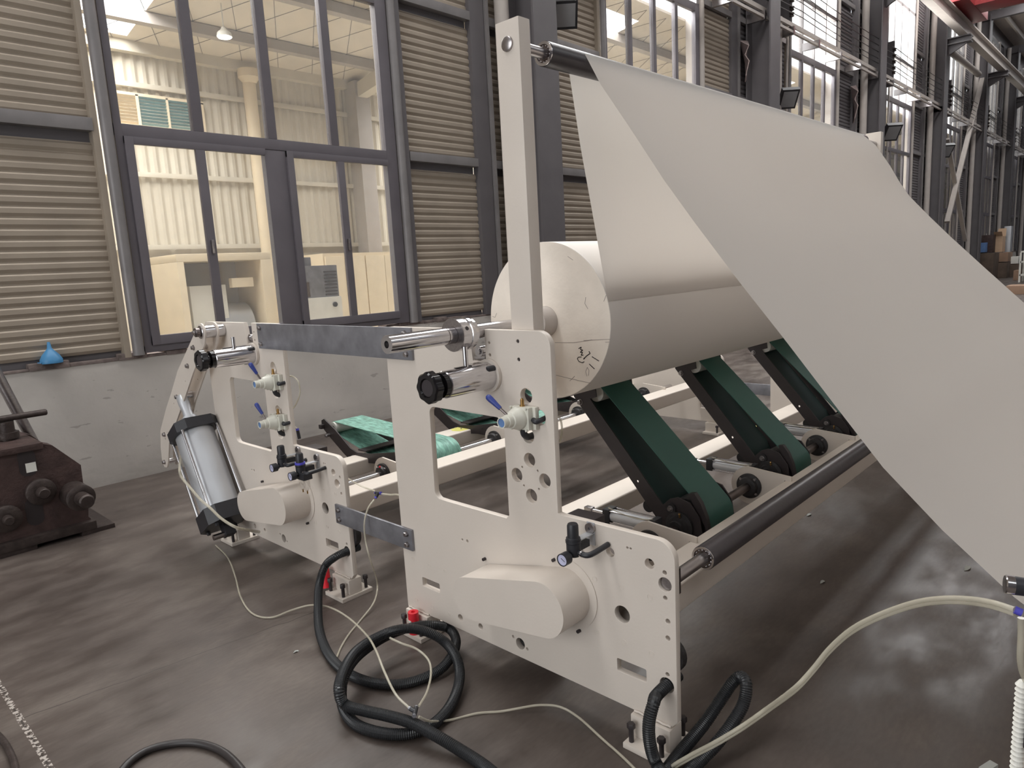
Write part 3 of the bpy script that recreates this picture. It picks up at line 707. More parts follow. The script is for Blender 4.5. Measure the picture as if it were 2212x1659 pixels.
HOLES = [(1.641, 1.15, .028), (1.582, 1.078, .028), (1.70, 1.078, .028), (1.641, 1.005, .028),
         (1.641, 0.914, .0265), (1.708, 0.847, .0265), (1.572, 0.848, .0265), (1.64, 0.779, .0265),
         (1.297, 0.648, .0165), (1.145, 0.647, .0175), (1.256, 0.438, .030),
         (2.083, 0.157, .0145), (1.961, 0.158, .0125), (1.739, 0.16, .023), (1.090, 0.245, .026),
         (1.679, 0.882, .004), (1.604, 0.88, .004), (1.675, 0.812, .004), (1.602, 0.812, .004),
         (1.09, 0.632, .0075), (1.09, 0.547, .0075), (1.082, 0.47, .0085), (1.083, 0.412, .0085), (1.087, 0.284, .0075),
         (1.228, 0.681, .004), (1.215, 0.681, .004), (2.037, 0.516, .0045), (2.007, 0.517, .0065),
         (1.776, 0.177, .006), (1.704, 0.15, .006), (1.812, 1.335, .005), (1.812, 1.29, .006), (1.668, 1.345, .007), (1.668, 1.28, .007)]
PLUGS = [(2.379, 0.344), (2.266, 0.343), (2.161, 0.344), (2.377, 0.149), (2.267, 0.148), (2.156, 0.149),
         (1.366, 0.534), (1.256, 0.534), (1.146, 0.534), (1.365, 0.337), (1.254, 0.338), (1.145, 0.336)]
def rects(dy): return [[(y + dy, z) for y, z in rrect(2.206, 2.322, 0.232, 0.274, 0.006)], [(y + dy, z) for y, z in rrect(1.167, 1.283, 0.224, 0.27, 0.006)]]

def regulator(root, c, name='pressure_regulator', sgn=1, bowls=False, elbow=True):
    """c: centre of the body. Gauge faces -X, knob stands up."""
    x, y, z = c
    b_ = MB().cyl((x, y, z - 0.035), (x, y, z + 0.012), 0.024, 24, 0.003).cyl((x, y, z + 0.012), (x, y, z + 0.02), 0.026, 24)
    b_.obox((x + 0.045, y, z - 0.01), (1, 0, 0), (0, 1, 0), (0, 0, 1), 0.025, 0.014, 0.012)
    rg = b_.build(name, PLASTIC, root)
    MB().lathe((x, y, z + 0.02), (0, 0, 1), [(0, 0.024), (0.008, 0.024), (0.01, 0.0195), (0.05, 0.019), (0.056, 0.016)], 24).build('knob', PLASTIC, rg)
    if bowls: MB().ring((x, y, z + 0.018), (x, y, z + 0.03), 0.018, 0.0255, 24).build('blue_collar', BLUERING, rg)
    g = MB().lathe((x - 0.022, y + 0.0, z - 0.03), (-1, 0, 0), [(0, 0.012), (0.012, 0.012), (0.012, 0.0215), (0.04, 0.0215), (0.04, 0.0185), (0.038, 0.0185)], 28)
    g.mat(1).cyl((x - 0.0595, y, z - 0.03), (x - 0.0602, y, z - 0.03), 0.0182, 28)
    g.mat(0).obox((x - 0.0606, y - 0.002, z - 0.029), (0, 1, 0.6), (1, 0, 0), (0, -0.6, 1), 0.009, 0.0003, 0.0009)
    g.build('gauge', [PLASTIC, GAUGEF], rg)
    # slot bracket to the plate
    MB().box(x + 0.0, XP - 0.001, y - 0.014, y + 0.014, z + 0.012, z + 0.015).box(XP - 0.004, XP - 0.001, y - 0.016, y + 0.016, z - 0.03, z + 0.05).build('bracket', ALU, rg)
    MB().ring((XP - 0.012, y, z + 0.03), (XP - 0.002, y, z + 0.03), 0.005, 0.019, 18).build('lock_ring', STEEL, rg)
    e = MB().tube(smooth_path([(x, y - 0.02, z - 0.02), (x, y - 0.05, z - 0.022), (x + 0.02, y - 0.066, z - 0.018), (XP - 0.003, y - 0.07, z - 0.012)], 0.006), 0.0095, 10)
    e.build('elbow_fitting', PLASTIC, rg)
    MB().ring((x, y - 0.03, z - 0.02), (x, y - 0.036, z - 0.021), 0.004, 0.012, 16).build('fitting_collar', CHROME, rg)
    if bowls:
        MB().box(x - 0.02, x + 0.03, y - 0.055, y + 0.02, z - 0.055, z - 0.02, 0.004).build('body_block', PLASTIC, rg)
        for dy_ in (0.006, -0.036):
            MB().lathe((x + 0.004, y + dy_, z - 0.055), (0, 0, -1), [(0, 0.017), (0.035, 0.016), (0.05, 0.013), (0.06, 0.005)], 18).build('bowl', BOWL, rg)
            MB().cyl((x + 0.004, y + dy_, z - 0.112), (x + 0.004, y + dy_, z - 0.128), 0.0035, 8).build('drain', BRASS, rg)
    return rg

def hand_valve(root, y, z, lever):
    b_ = MB().box(XP - 0.042, XP - 0.003, y - 0.044, y + 0.044, z - 0.041, z + 0.04, 0.005)
    b_.box(XP - 0.02, XP - 0.001, y - 0.058, y - 0.042, z - 0.041, z + 0.04, 0.003)
    b_.lathe((XP - 0.04, y + 0.004, z), (-1, 0, 0), [(0, 0.041), (0.012, 0.041), (0.016, 0.038), (0.03, 0.034), (0.045, 0.029), (0.047, 0.024), (0.065, 0.0225), (0.067, 0.019), (0.08, 0.02), (0.09, 0.0195), (0.09, 0.016), (0.082, 0.016)], 28)
    for dy_ in (-0.036, 0.0, 0.036):
        for dz in (-0.036, 0.042): b_.cyl((XP - 0.04, y + dy_, z + dz - 0.004), (XP - 0.05, y + dy_, z + dz - 0.004), 0.0045, 8)
    v = b_.build('hand_valve', VALVE, root)
    MB().cyl((XP - 0.123, y + 0.004, z), (XP - 0.127, y + 0.004, z), 0.0155, 18).build('cap', BLUEBOX, v)
    q = Vector((XP - 0.085, y + 0.006, z + 0.012)); dr = Vector(lever).normalized()
    MB().tube([q, q + dr * 0.055], 0.005, 10).build('handle_rod', DARKSTEEL, v)
    MB().lathe(q + dr * 0.045, dr, [(0, 0.0075), (0.02, 0.009), (0.05, 0.0115), (0.062, 0.011), (0.068, 0.006)], 16).build('handle_grip', BLUE, v)
    MB().lathe((XP - 0.02, y + 0.002, z + 0.038), (0, 0, 1), [(0, 0.010), (0.006, 0.010), (0.006, 0.007), (0.025, 0.007), (0.025, 0.0055), (0.03, 0.005)], 14).build('silencer', BRASS, v)
    MB().tube(smooth_path([(XP - 0.022, y - 0.05, z - 0.004), (XP - 0.03, y - 0.066, z - 0.008), (XP - 0.015, y - 0.074, z - 0.005), (XP + 0.02, y - 0.072, z - 0.002)], 0.005), 0.0095, 10).build('elbow_fitting', PLASTIC, v)
    MB().tube(smooth_path([(XP - 0.024, y + 0.0, z - 0.04), (XP - 0.02, y, z - 0.062), (XP + 0.0, y, z - 0.076), (XP + 0.03, y, z - 0.076)], 0.005), 0.0125, 10).build('elbow_fitting', PLASTIC, v)
    return v

def adjuster(root, y, z):
    """chrome barrel with a black star handwheel"""
    b_ = MB().lathe((XP - 0.001, y, z), (-1, 0, 0), [(0, 0.062), (0.014, 0.062), (0.014, 0.05)], 32)
    b_.build('flange', CREAM, root)
    c_ = MB().lathe((XP - 0.012, y, z), (-1, 0, 0), [(0, 0.0505), (0.215, 0.0485), (0.218, 0.046)], 40)
    # slot block on top and clamp ears
    c_.box(XP - 0.1, XP - 0.03, y - 0.012, y + 0.03, z + 0.045, z + 0.052, 0.002)
    cy_ = c_.build('barrel', CHROME, root)
    for (dy_, dz) in ((-0.036, 0.03), (0.03, -0.045)):
        MB().lathe((XP - 0.016, y + dy_, z + dz), (-1, 0, 0), [(0, 0.012), (0.03, 0.012), (0.034, 0.009)], 14).build('clamp_screw', PLASTIC, cy_)
    MB().box(XP - 0.17, XP - 0.03, y - 0.007, y + 0.007, z + 0.0495, z + 0.0515).build('slot', BLACK, cy_)
    hub = MB().lathe((XP - 0.23, y, z), (-1, 0, 0), [(0, 0.045), (0.02, 0.045), (0.024, 0.025), (0.05, 0.022)], 28)
    n = 56; vs = []; xs_ = (XP - 0.27, XP - 0.276, XP - 0.302, XP - 0.308)
    for j, xx in enumerate(xs_):
        for i in range(n):
            a = 2 * PI * i / n; rr = 0.0545 + 0.0022 * math.cos(8 * a) - (0.005 if j in (0, 3) else 0)
            vs.append((xx, y + rr * math.cos(a), z + rr * math.sin(a)))
    fs = [(j * n + i, j * n + (i + 1) % n, (j + 1) * n + (i + 1) % n, (j + 1) * n + i) for j in range(3) for i in range(n)]
    fs.append(tuple(range(n)))
    for i in range(n): vs.append((XP - 0.308, y + 0.034 * math.cos(2 * PI * i / n), z + 0.034 * math.sin(2 * PI * i / n)))
    fs += [(3 * n + i, 3 * n + (i + 1) % n, 4 * n + (i + 1) % n, 4 * n + i) for i in range(n)]
    for i in range(n): vs.append((XP - 0.302, y + 0.031 * math.cos(2 * PI * i / n), z + 0.031 * math.sin(2 * PI * i / n)))
    fs += [(4 * n + i, 4 * n + (i + 1) % n, 5 * n + (i + 1) % n, 5 * n + i) for i in range(n)]; fs.append(tuple(range(5 * n, 6 * n)))
    hub.add(vs, fs); hw = hub.build('handwheel', KNOB, root)
    MB().cyl((XP - 0.3021, y, z), (XP - 0.3035, y, z), 0.029, 28).build('wheel_cap', RUBBER, hw)

def foot(root, yc, side, red=False, back=False):
    """welded foot: base plate, block and three long jacking bolts. side 0 near plate, 1 far plate"""
    def X(x): return x if side == 0 else (XP + TH + XQ) - x
    def bx(m, x0, x1, *a): m.box(min(X(x0), X(x1)), max(X(x0), X(x1)), *a)
    b_ = MB(); y0, y1 = yc - 0.085, yc + 0.075
    bx(b_, 1.72, 1.90, y0, y1, 0.0005, 0.02, 0.002)
    bx(b_, 1.77, 1.845, yc - 0.075, yc + 0.075, 0.02, 0.098, 0.004)
    ft = b_.build('foot', CREAM, root)
    # weld bead along the block
    P = [(X(1.786), yc - 0.07 + i * 0.01, 0.104 + 0.0015 * math.sin(i * 1.7)) for i in range(15)]
    MB().tube(P, 0.004, 6).build('weld_bead', CREAM, ft)
    for (bxx, byy) in ((1.742, yc - 0.06), (1.742, yc + 0.055), (1.878, yc - 0.06)):
        MB().cyl((X(bxx), byy, 0.019), (X(bxx), byy, 0.072), 0.0085, 14).lathe((X(bxx), byy, 0.07), (0, 0, 1), [(0, 0.0145), (0.015, 0.0145), (0.018, 0.012)], hexa=True).build('jacking_bolt', BLACK, ft)
    return ft

def stand(dy, near):
    lb = ('cream unwind stand with a tall post and the mounted paper roll, nearest the camera' if near else
          'second cream stand farther back, with the big air cylinder at its end and no roll')
    root = thing('unwind_stand', lb, 'machine', ((XP + XQ) / 2, 1.75 + dy, 0), 'cream unwind stands of the machine')
    outs = [side_outline(dy)] + [slot_hole(dy)] + rects(dy)
    H = list(HOLES)
    if not near: H += [(1.641, 0.935 + 0.03, .0)]
    for (y, z, r_) in HOLES:
        if r_ > 0: outs.append(circ(y + dy, z, r_, 28 if r_ > .01 else 14))
    if near: outs.append(circ(1.09, 0.592, 0.0235, 28))
    else: outs.append(circ(1.12 + dy, 0.592, 0.0235, 28))
    plate('side_plate', outs, XP, XP + TH, CREAM, root)
    plate('side_plate', outs[:4] + outs[4:12], XQ, XQ + TH, CREAM, root)
    for (y, z) in PLUGS:
        MB().ring((XP - 0.0008, y + dy, z), (XP + 0.002, y + dy, z), 0.0085, 0.0105, 18).cyl((XP - 0.0004, y + dy, z), (XP + 0.001, y + dy, z), 0.0072, 16).build('hole_plug', CREAM, root)
    for y, z in ((1.668, 1.345), (1.668, 1.28)):
        if near: MB().cyl((XP + 0.004, y, z), (XP + 0.02, y, z), 0.0062, 12).build('socket_screw', BLACK, root)
    # tall posts
    if near:
        for (a, c, zt) in ((XP + TH, XP + TH + 0.057, 2.413), (XQ - 0.057, XQ, 2.44)):
            p_ = MB().box(a, c, 1.612, 1.718, 1.18, zt, 0.005).build('post', CREAM, root)
            if a < 3:
                MB().lathe((a - 0.0005, 1.664, 2.337), (-1, 0, 0), [(0, 0.024), (0.006, 0.024), (0.008, 0.021)], 28).build('axle_cap', STEEL, p_)
    # rectangular cross beams
    for (y0, y1, z0, z1) in ((1.15, 1.31, 0.395, 0.5), (2.005, 2.165, 0.3, 0.4)):
        w_ = 0.008; b_ = MB(); ro = rrect(y0 + dy, y1 + dy, z0, z1, 0.01); ri = rrect(y0 + dy + w_, y1 + dy - w_, z0 + w_, z1 - w_, 0.006); n_ = len(ro)
        vs_ = [(xx, *q) for xx in (XP + TH, XQ) for q in ro] + [(xx, *q) for xx in (XP + TH, XQ) for q in ri]
        b_.add(vs_, [(i, (i + 1) % n_, n_ + (i + 1) % n_, n_ + i) for i in range(n_)] + [(2 * n_ + i, 3 * n_ + i, 3 * n_ + (i + 1) % n_, 2 * n_ + (i + 1) % n_) for i in range(n_)] +
               [(k_ * n_ + i, k_ * n_ + (i + 1) % n_, (k_ + 2) * n_ + (i + 1) % n_, (k_ + 2) * n_ + i) for k_ in (0, 1) for i in range(n_)])
        b_ = b_.build('cross_beam', CREAM, root)
        if y0 > 2:
            for k, xx in enumerate((2.29, 3.52, 4.6)):
                MB().prism([(xx - 0.07, 2.03 + dy), (xx + 0.05, 2.02 + dy), (xx + 0.085, 2.06 + dy), (xx + 0.06, 2.155 + dy), (xx - 0.07, 2.15 + dy), (xx - 0.1, 2.09 + dy)], 0.4, 0.4008, 'XY').build('primer_patch', YELLOW, b_)
                MB().bolt((xx - 0.02, 2.08 + dy, 0.4008), (0, 0, 1), 0.006, 0.006).bolt((xx + 0.04, 2.11 + dy, 0.4008), (0, 0, 1), 0.006, 0.006).build('stud', STEEL, b_)
    # swan-neck bearing brackets on the front beam
    sy, sz = 1.488 + dy, 0.443
    for xb in (2.335, 3.275, 4.215, 5.155):
        poly = [(1.276 + dy, 0.5), (1.276 + dy, 0.522)] + [(sy + 0.012, sz + 0.098)] + arc(sy, sz, 0.098, 80, -100, 14) + [(1.31 + dy, 0.37), (1.31 + dy, 0.5)]
        br_ = MB().prism(poly, xb, xb + 0.012).build('bearing_bracket', CREAM, root)
        b_ = MB().lathe((xb - 0.001, sy, sz), (-1, 0, 0), [(0, 0.064), (0.012, 0.064), (0.016, 0.05), (0.03, 0.045), (0.034, 0.034)], 32)
        b_.build('flange_bearing', CAST, br_)
        for a in (40, 130, 220, 310):
            MB().bolt((xb - 0.013, sy + 0.052 * math.cos(math.radians(a)), sz + 0.052 * math.sin(math.radians(a))), (-1, 0, 0), 0.007, 0.007).build('bolt', STEEL, br_)
        if xb < 2.4: MB().cyl((xb - 0.028, sy - 0.005, sz + 0.05), (xb - 0.034, sy - 0.005, sz + 0.05), 0.006, 12).build('red_cap', RED, br_)
    # drive shaft, round motor cover and motor
    MB().cyl((XP + 0.03, sy, sz), (5.6, sy, sz), 0.0215, 24).build('drive_shaft', DARKSTEEL if near else CHROME, root)
    MB().ring((XP - 0.004, sy, sz + 0.003), (XP - 0.0005, sy, sz + 0.003), 0.09, 0.131, 56).build('cover_flange', CREAM, root)
    big = arc(sy, sz, 0.1, 261, 79, 24); small = arc(1.857 + dy, 0.372, 0.084, 79, -99, 18)
    MB().prism(big + small, XP - 0.15, XP - 0.004).build('belt_guard', CREAM, root, 30)
    for (y, z) in ((1.906, 0.468), (1.541, 0.56), (1.44, 0.318)):
        MB().cyl((XP - 0.014, y + dy, z), (XP - 0.001, y + dy, z), 0.0065, 10).build('guard_screw', BLACK, root)
    mt_ = MB().cyl((XP + TH + 0.01, 1.80 + dy, 0.17), (XP + TH + 0.26, 1.80 + dy, 0.17), 0.085, 28, 0.01).box(XP + TH, XP + TH + 0.1, 1.70 + dy, 1.90 + dy, 0.1, 0.32, 0.01).box(XP + TH + 0.08, XP + TH + 0.2, 1.76 + dy, 1.84 + dy, 0.24, 0.3, 0.005)
    mt_.build('gear_motor', CAST, root)
    MB().cyl((XP + TH + 0.001, 1.108 + dy, 0.33), (XP + TH + 0.03, 1.108 + dy, 0.33), 0.062 if near else 0.075, 28).build('black_disc', CAST, root)
    MB().box(XP + TH + 0.005, XP + TH + 0.12, 1.42 + dy, 1.54 + dy, 0.6, 0.71, 0.004).build('junction_box', BLACK, root)
    # feet
    for yc in (1.145, 2.36):
        for sd in (0, 1): foot(root, yc + dy, sd)
    # shaft saddle: two small rollers in the notch
    b_ = MB().box(XP + 0.004, XP + TH + 0.03, 1.842 + dy, 1.9 + dy, 1.268, 1.285, 0.002)
    b_.cyl((XP + 0.002, 1.872 + dy, 1.30), (XP + 0.045, 1.872 + dy, 1.30), 0.021, 24).cyl((XP - 0.004, 1.872 + dy, 1.30), (XP + 0.002, 1.872 + dy, 1.30), 0.011, 12)
    b_.build('shaft_saddle', CHROME, root)
    # guide pin above the barrel
    MB().cyl((XP - 0.118, 1.817 + dy, 1.25), (XP - 0.118, 1.817 + dy, 1.335 if near else 1.32), 0.0095, 14).build('guide_pin', CHROME, root)
    adjuster(root, 1.817 + dy + (0 if near else 0.02), 1.214)
    hand_valve(root, 1.641 + dy - (0 if near else 0.035), 1.077, (-0.03, 0.115, 0.1) if near else (-0.09, 0.09, 0.24))
    if not near: hand_valve(root, 1.641 + dy - 0.04, 0.862, (-0.05, 0.10, 0.19))
    regulator(root, (XP - 0.1, 1.372 + dy + (0 if near else 0.09), 0.688))
    if not near: regulator(root, (XP - 0.1, 1.30 + dy - 0.02, 0.674), 'filter_regulator', bowls=True)
    return root
stand(0.0, True)
stand(DY, False)

# tie bars joining the stands
def tie(y0, y1, z0, z1, x, label, side):
    t = thing('tie_bar', label, 'bar', (x, (y0 + y1) / 2, z0))
    MB().box(x, x + 0.012, y0, y1, z0, z1, 0.0035).build('flat_bar', ZINC, t)
    bx = x - 0.0005 if side == 0 else x + 0.0125; ax = (-1, 0, 0) if side == 0 else (1, 0, 0)
    for y in (y0 + 0.035, y1 - 0.035):
        for z in (z0 + 0.025, z1 - 0.025): MB().bolt((bx, y, z), ax, 0.0105, 0.011).build('bolt', STEEL, t)
tie(2.256, 3.574, 1.248, 1.384, XP - 0.0125, 'long dark grey flat bar joining the tops of the two near side plates', 0)
tie(2.357, 2.968, 0.388, 0.487, XP - 0.0125, 'short grey flat bar low between the two near side plates', 0)
tie(2.256, 3.574, 1.248, 1.384, XQ + TH + 0.0005, 'long grey flat bar joining the tops of the far side plates', 1)
tie(2.377, 2.968, 0.388, 0.487, XQ + TH + 0.0005, 'short grey flat bar low between the far side plates', 1)

# ------------------------------------------------------------------ rollers, roll and web
def roller(name, label, p, q, rad, m, sh, x_in, x_out):
    """rubber or steel roller on a dead shaft p-q, body between the parameters x_in and x_out"""
    p, q = Vector(p), Vector(q); dr = (q - p).normalized()
    def at(x): return p + dr * ((x - p.x) / dr.x)
    t = thing(name, label, 'roller', tuple(p))
    MB().cyl(p, q, sh, 24).build('shaft', STEEL, t)
    MB().ring(at(x_in) + dr * 0.006, at(x_out) - dr * 0.006, rad - 0.008, rad, 48).build('shell', m, t)
    for a, s in ((x_in, 1), (x_out, -1)):
        c = at(a)
        MB().ring(c, c + dr * s * 0.012, sh * 1.62, rad - 0.0015, 40).build('end_ring', CHROME, t)
        bb = MB().ring(c + dr * s * 0.004, c + dr * s * 0.012, sh * 1.0, sh * 1.15, 30).ring(c + dr * s * 0.006, c + dr * s * 0.012, sh * 1.15, sh * 1.64, 30)
        br_ = bb.build('bearing', DARKSTEEL, t)
        x_, y_, z_ = basis(dr); bl = MB(); n = 13
        for i in range(n):
            an = 2 * PI * i / n; bl.sphere(c + dr * s * 0.006 + (x_ * math.cos(an) + y_ * math.sin(an)) * sh * 1.38, sh * 0.19, 8, 6)
        bl.build('balls', CHROME, br_)
    return t
RY, RZ, RR = 1.655, 2.334, 0.042
roller('idler_roller', 'dark roller on the tall posts that carries the paper web at the top', (XP + TH + 0.058, RY, RZ), (XQ - 0.06, RY, RZ + 0.02), RR, RUBBER, 0.019, 1.985, 5.46)
roller('guide_roller', 'long black rubber roller low in front of the green belts', (XP + 0.012, 1.09, 0.592), (XQ - 0.001, 1.09, 0.592), 0.0425, RUBBER, 0.021, 2.035, 5.56)
MB_ = MB().prism([(1.065, 0.55), (1.118, 0.55), (1.13, 0.59), (1.118, 0.635), (1.065, 0.635)], XP + TH + 0.001, XP + TH + 0.03)
gb = MB_.build('bearing_block', DARKSTEEL); tag(gb, 'dark bearing block at the near end of the black guide roller', 'bearing')

YC, ZC, RAD = 1.863, 1.378, 0.322
pr_ = thing('paper_roll', 'large white paper roll with black marker scribble on its near end', 'paper roll', (3.77, YC, ZC))
b_ = MB().ring((2.18, YC, ZC), (5.36, YC, ZC), 0.062, RAD, 128); b_.build('paper', [PAPER], pr_, 30)
MB().ring((2.1785, YC, ZC), (2.1802, YC, ZC), 0.062, RAD - 0.0015, 96).build('end_face', ROLLEND, pr_)
MB().ring((2.10, YC, ZC), (5.42, YC, ZC), 0.045, 0.0615, 48).build('core', CORE, pr_)
# marker strokes and scuffs on the roll end, flat ink
def stroke(pix, wd, m, name):
    P = [on_x(u, v, 2.1778) for u, v in pix]; mb = MB()
    for a, c in zip(P[:-1], P[1:]):
        dr = (c - a).normalized(); sd = Vector((1, 0, 0)).cross(dr) * wd / 2
        vs = [a - sd, a + sd, c + sd, c - sd]; vs = vs + [v + Vector((0.0006, 0, 0)) for v in vs]
        mb.add(vs, [(0, 1, 2, 3), (7, 6, 5, 4), (0, 4, 5, 1), (1, 5, 6, 2), (2, 6, 7, 3), (3, 7, 4, 0)])
    mb.build(name, m, pr_)
def zz(l): return [(1020 + .2291 * a, 500 + .2291 * c) for a, c in l]
stroke(zz([(1003, 1105), (1028, 1090), (1020, 1115), (1042, 1118), (1018, 1140), (1040, 1140), (1026, 1168), (1048, 1165)]), 0.0035, INK, 'ink_stroke')
stroke(zz([(1100, 1130), (1112, 1150), (1080, 1172), (1048, 1205)]), 0.0038, INK, 'ink_stroke')
stroke(zz([(1030, 1182), (1000, 1186), (990, 1200), (1005, 1225), (1035, 1238), (1055, 1228)]), 0.003, INK, 'ink_stroke')
stroke(zz([(1060, 1190), (1048, 1205)]), 0.0035, INK, 'ink_stroke')
stroke(zz([(1128, 1180), (1195, 1222)]), 0.0032, INK, 'ink_stroke')
stroke(zz([(1103, 1250), (1153, 1297)]), 0.0032, INK, 'ink_stroke')
SCUFF = mat('pencil_scuff', (168, 156, 150), 0.8, var=0.1)
for l in ([(780, 1048), (960, 1048), (1130, 1022)], [(1050, 1028), (1300, 1016)], [(1255, 1045), (1300, 1042)], [(790, 1355), (900, 1382), (1120, 1432)], [(920, 1410), (965, 1365)], [(1085, 1280), (1070, 1320), (1082, 1365)], [(1085, 1280), (1100, 1310), (1095, 1360)],
          [(1070, 620), (1062, 680), (1090, 730)], [(1240, 660), (1262, 600)], [(900, 235), (950, 270)], [(230, 770), (215, 810), (190, 800)]):
    stroke(zz(l), 0.002, SCUFF, 'scuff')

# air shaft through the core
sh = thing('air_shaft', 'polished steel air shaft with a collar, sticking out of the paper roll', 'shaft', (1.367, YC, 1.376))
MB().ring((1.367, YC, 1.376), (1.69, YC, 1.376), 0.0125, 0.0305, 40).cyl((1.40, YC, 1.376), (1.69, YC, 1.376), 0.0125, 16).build('shaft_end', CHROME, sh)
MB().cyl((1.69, YC, 1.376), (5.9, YC, 1.376), 0.0295, 32).build('shaft_body', CHROME, sh)
c_ = MB().lathe((1.66, YC, 1.376), (1, 0, 0), [(0, 0.0315), (0, 0.0605), (0.03, 0.0605), (0.032, 0.0575), (0.044, 0.0575), (0.046, 0.061), (0.062, 0.061), (0.064, 0.057), (0.08, 0.056), (0.08, 0.031)], 48)
c_.build('collar', CHROME, sh)
MB().ring((1.6585, YC, 1.376), (1.661, YC, 1.376), 0.0315, 0.0605, 48).build('collar_face', STEEL, sh)
q = Vector((1.68, YC, 1.376)); dr = Vector((-0.15, -0.82, 0.35)).normalized(); dr.x = 0; dr.normalize()
MB().cyl(q + dr * 0.0585, q + dr * 0.0615, 0.0075, 14).build('collar_hole', BLACK, sh)
MB().ring((1.62, YC, 1.376), (1.623, YC, 1.376), 0.03, 0.0309, 40).build('groove', DARKSTEEL, sh)

# the web: up from the roll, over the idler and down in a sagging sheet to the next machine
wb = thing('paper_web', 'wide white paper sheet rising over the top roller and sloping to the lower right', 'paper', (3.77, 1.1, 1.7))
def web_profile(right):
    z0 = RZ + (0.018 if right else 0.0)
    p = [(1.5463, 1.432), (1.60, 1.735), (1.655, 2.04), (RY + RR + 0.0012, z0 - 0.002)]
    p += [(RY + (RR + 0.0012) * math.cos(math.radians(a)), z0 + (RR + 0.0012) * math.sin(math.radians(a))) for a in (20, 45, 70, 95, 120, 142)]
    if not right: p += [(1.554, 2.24), (1.44, 2.078), (1.3, 1.873), (1.186, 1.721), (1.03, 1.521), (0.868, 1.322), (0.72, 1.135), (0.579, 0.959), (0.42, 0.80), (0.245, 0.649), (0.02, 0.50), (-0.3, 0.34)]
    else: p += [(1.54, 2.30), (1.445, 2.15), (1.38, 2.03), (1.316, 1.931), (1.19, 1.785), (1.07, 1.652), (0.87, 1.44), (0.653, 1.214), (0.45, 1.01), (0.245, 0.82), (0.02, 0.62), (-0.3, 0.42)]
    return p
pl_, pr2 = web_profile(False), web_profile(True); NX = 24; vs = []
for j in range(NX + 1):
    t = j / NX; xx = 2.18 + (5.36 - 2.18) * t; e = t ** 0.8
    for a, c in zip(pl_, pr2): vs.append((xx, a[0] * (1 - e) + c[0] * e, a[1] * (1 - e) + c[1] * e))
n = len(pl_); fs = [(j * n + i, j * n + i + 1, (j + 1) * n + i + 1, (j + 1) * n + i) for j in range(NX) for i in range(n - 1)]
me = bpy.data.meshes.new('sheet'); me.from_pydata(vs, [], fs); me.materials.append(SHEET)
me.polygons.foreach_set('use_smooth', [True] * len(me.polygons)); so = link('sheet', me, wb)
# the sheet runs onto a roller of the next machine, outside the picture
roller('infeed_roller', 'steel roller of the next machine where the sloping paper sheet ends', (1.95, -0.33, 0.30), (5.7, -0.33, 0.38), 0.04, RUBBER, 0.018, 2.05, 5.6)

# ------------------------------------------------------------------ belt arms
def tangent_belt(c1, r1, c2, r2, th, n=16):
    """closed belt loop in YZ around two pulleys, outer then inner outline"""
    def loop(e):
        dy_, dz = c2[0] - c1[0], c2[1] - c1[1]; L_ = math.hypot(dy_, dz); a = math.atan2(dz, dy_)
        R1, R2 = r1 + e, r2 + e; g = math.acos((R1 - R2) / L_); g1, g2 = a + g, a - g
        p = [(c1[0] + R1 * math.cos(g1 + (2 * PI - 2 * g) * i / n), c1[1] + R1 * math.sin(g1 + (2 * PI - 2 * g) * i / n)) for i in range(n + 1)]
        p += [(c2[0] + R2 * math.cos(g2 + (2 * g) * i / n), c2[1] + R2 * math.sin(g2 + (2 * g) * i / n)) for i in range(n + 1)]
        return p
    return loop(th), loop(0)
def belt_mesh(c1, r1, c2, r2, x0, x1, th, name, m, par):
    o_, i_ = tangent_belt(c1, r1, c2, r2, th); n = len(o_)
    vs = [(x0, *p) for p in o_] + [(x1, *p) for p in o_] + [(x0, *p) for p in i_] + [(x1, *p) for p in i_]
    fo = [(i, (i + 1) % n, n + (i + 1) % n, n + i) for i in range(n)]
    fi = [(2 * n + i, 3 * n + i, 3 * n + (i + 1) % n, 2 * n + (i + 1) % n) for i in range(n)]
    fe = [(i, 2 * n + i, 2 * n + (i + 1) % n, (i + 1) % n) for i in range(n)] + [(n + i, n + (i + 1) % n, 3 * n + (i + 1) % n, 3 * n + i) for i in range(n)]
    b_ = MB().add(vs, fo + fe); b_.mat(1).add(vs, fi)
    return b_.build(name, m, par, 50)
def belt_path(loop_o, loop_i, x0, x1, name, ms, par):
    n = len(loop_o)
    vs = [(x0, *p) for p in loop_o] + [(x1, *p) for p in loop_o] + [(x0, *p) for p in loop_i] + [(x1, *p) for p in loop_i]
    fo = [(i, (i + 1) % n, n + (i + 1) % n, n + i) for i in range(n)]
    fi = [(2 * n + i, 3 * n + i, 3 * n + (i + 1) % n, 2 * n + (i + 1) % n) for i in range(n)]
    fe = [(i, 2 * n + i, 2 * n + (i + 1) % n, (i + 1) % n) for i in range(n)] + [(n + i, n + (i + 1) % n, 3 * n + (i + 1) % n, 3 * n + i) for i in range(n)]
    b_ = MB().add(vs, fo + fe); b_.mat(1).add(vs, fi)
    return b_.build(name, ms, par, 50)
def frame2(c, ang):
    ca, sa = math.cos(ang), math.sin(ang)
    return lambda p: (c[0] + p[0] * ca - p[1] * sa, c[1] + p[0] * sa + p[1] * ca)

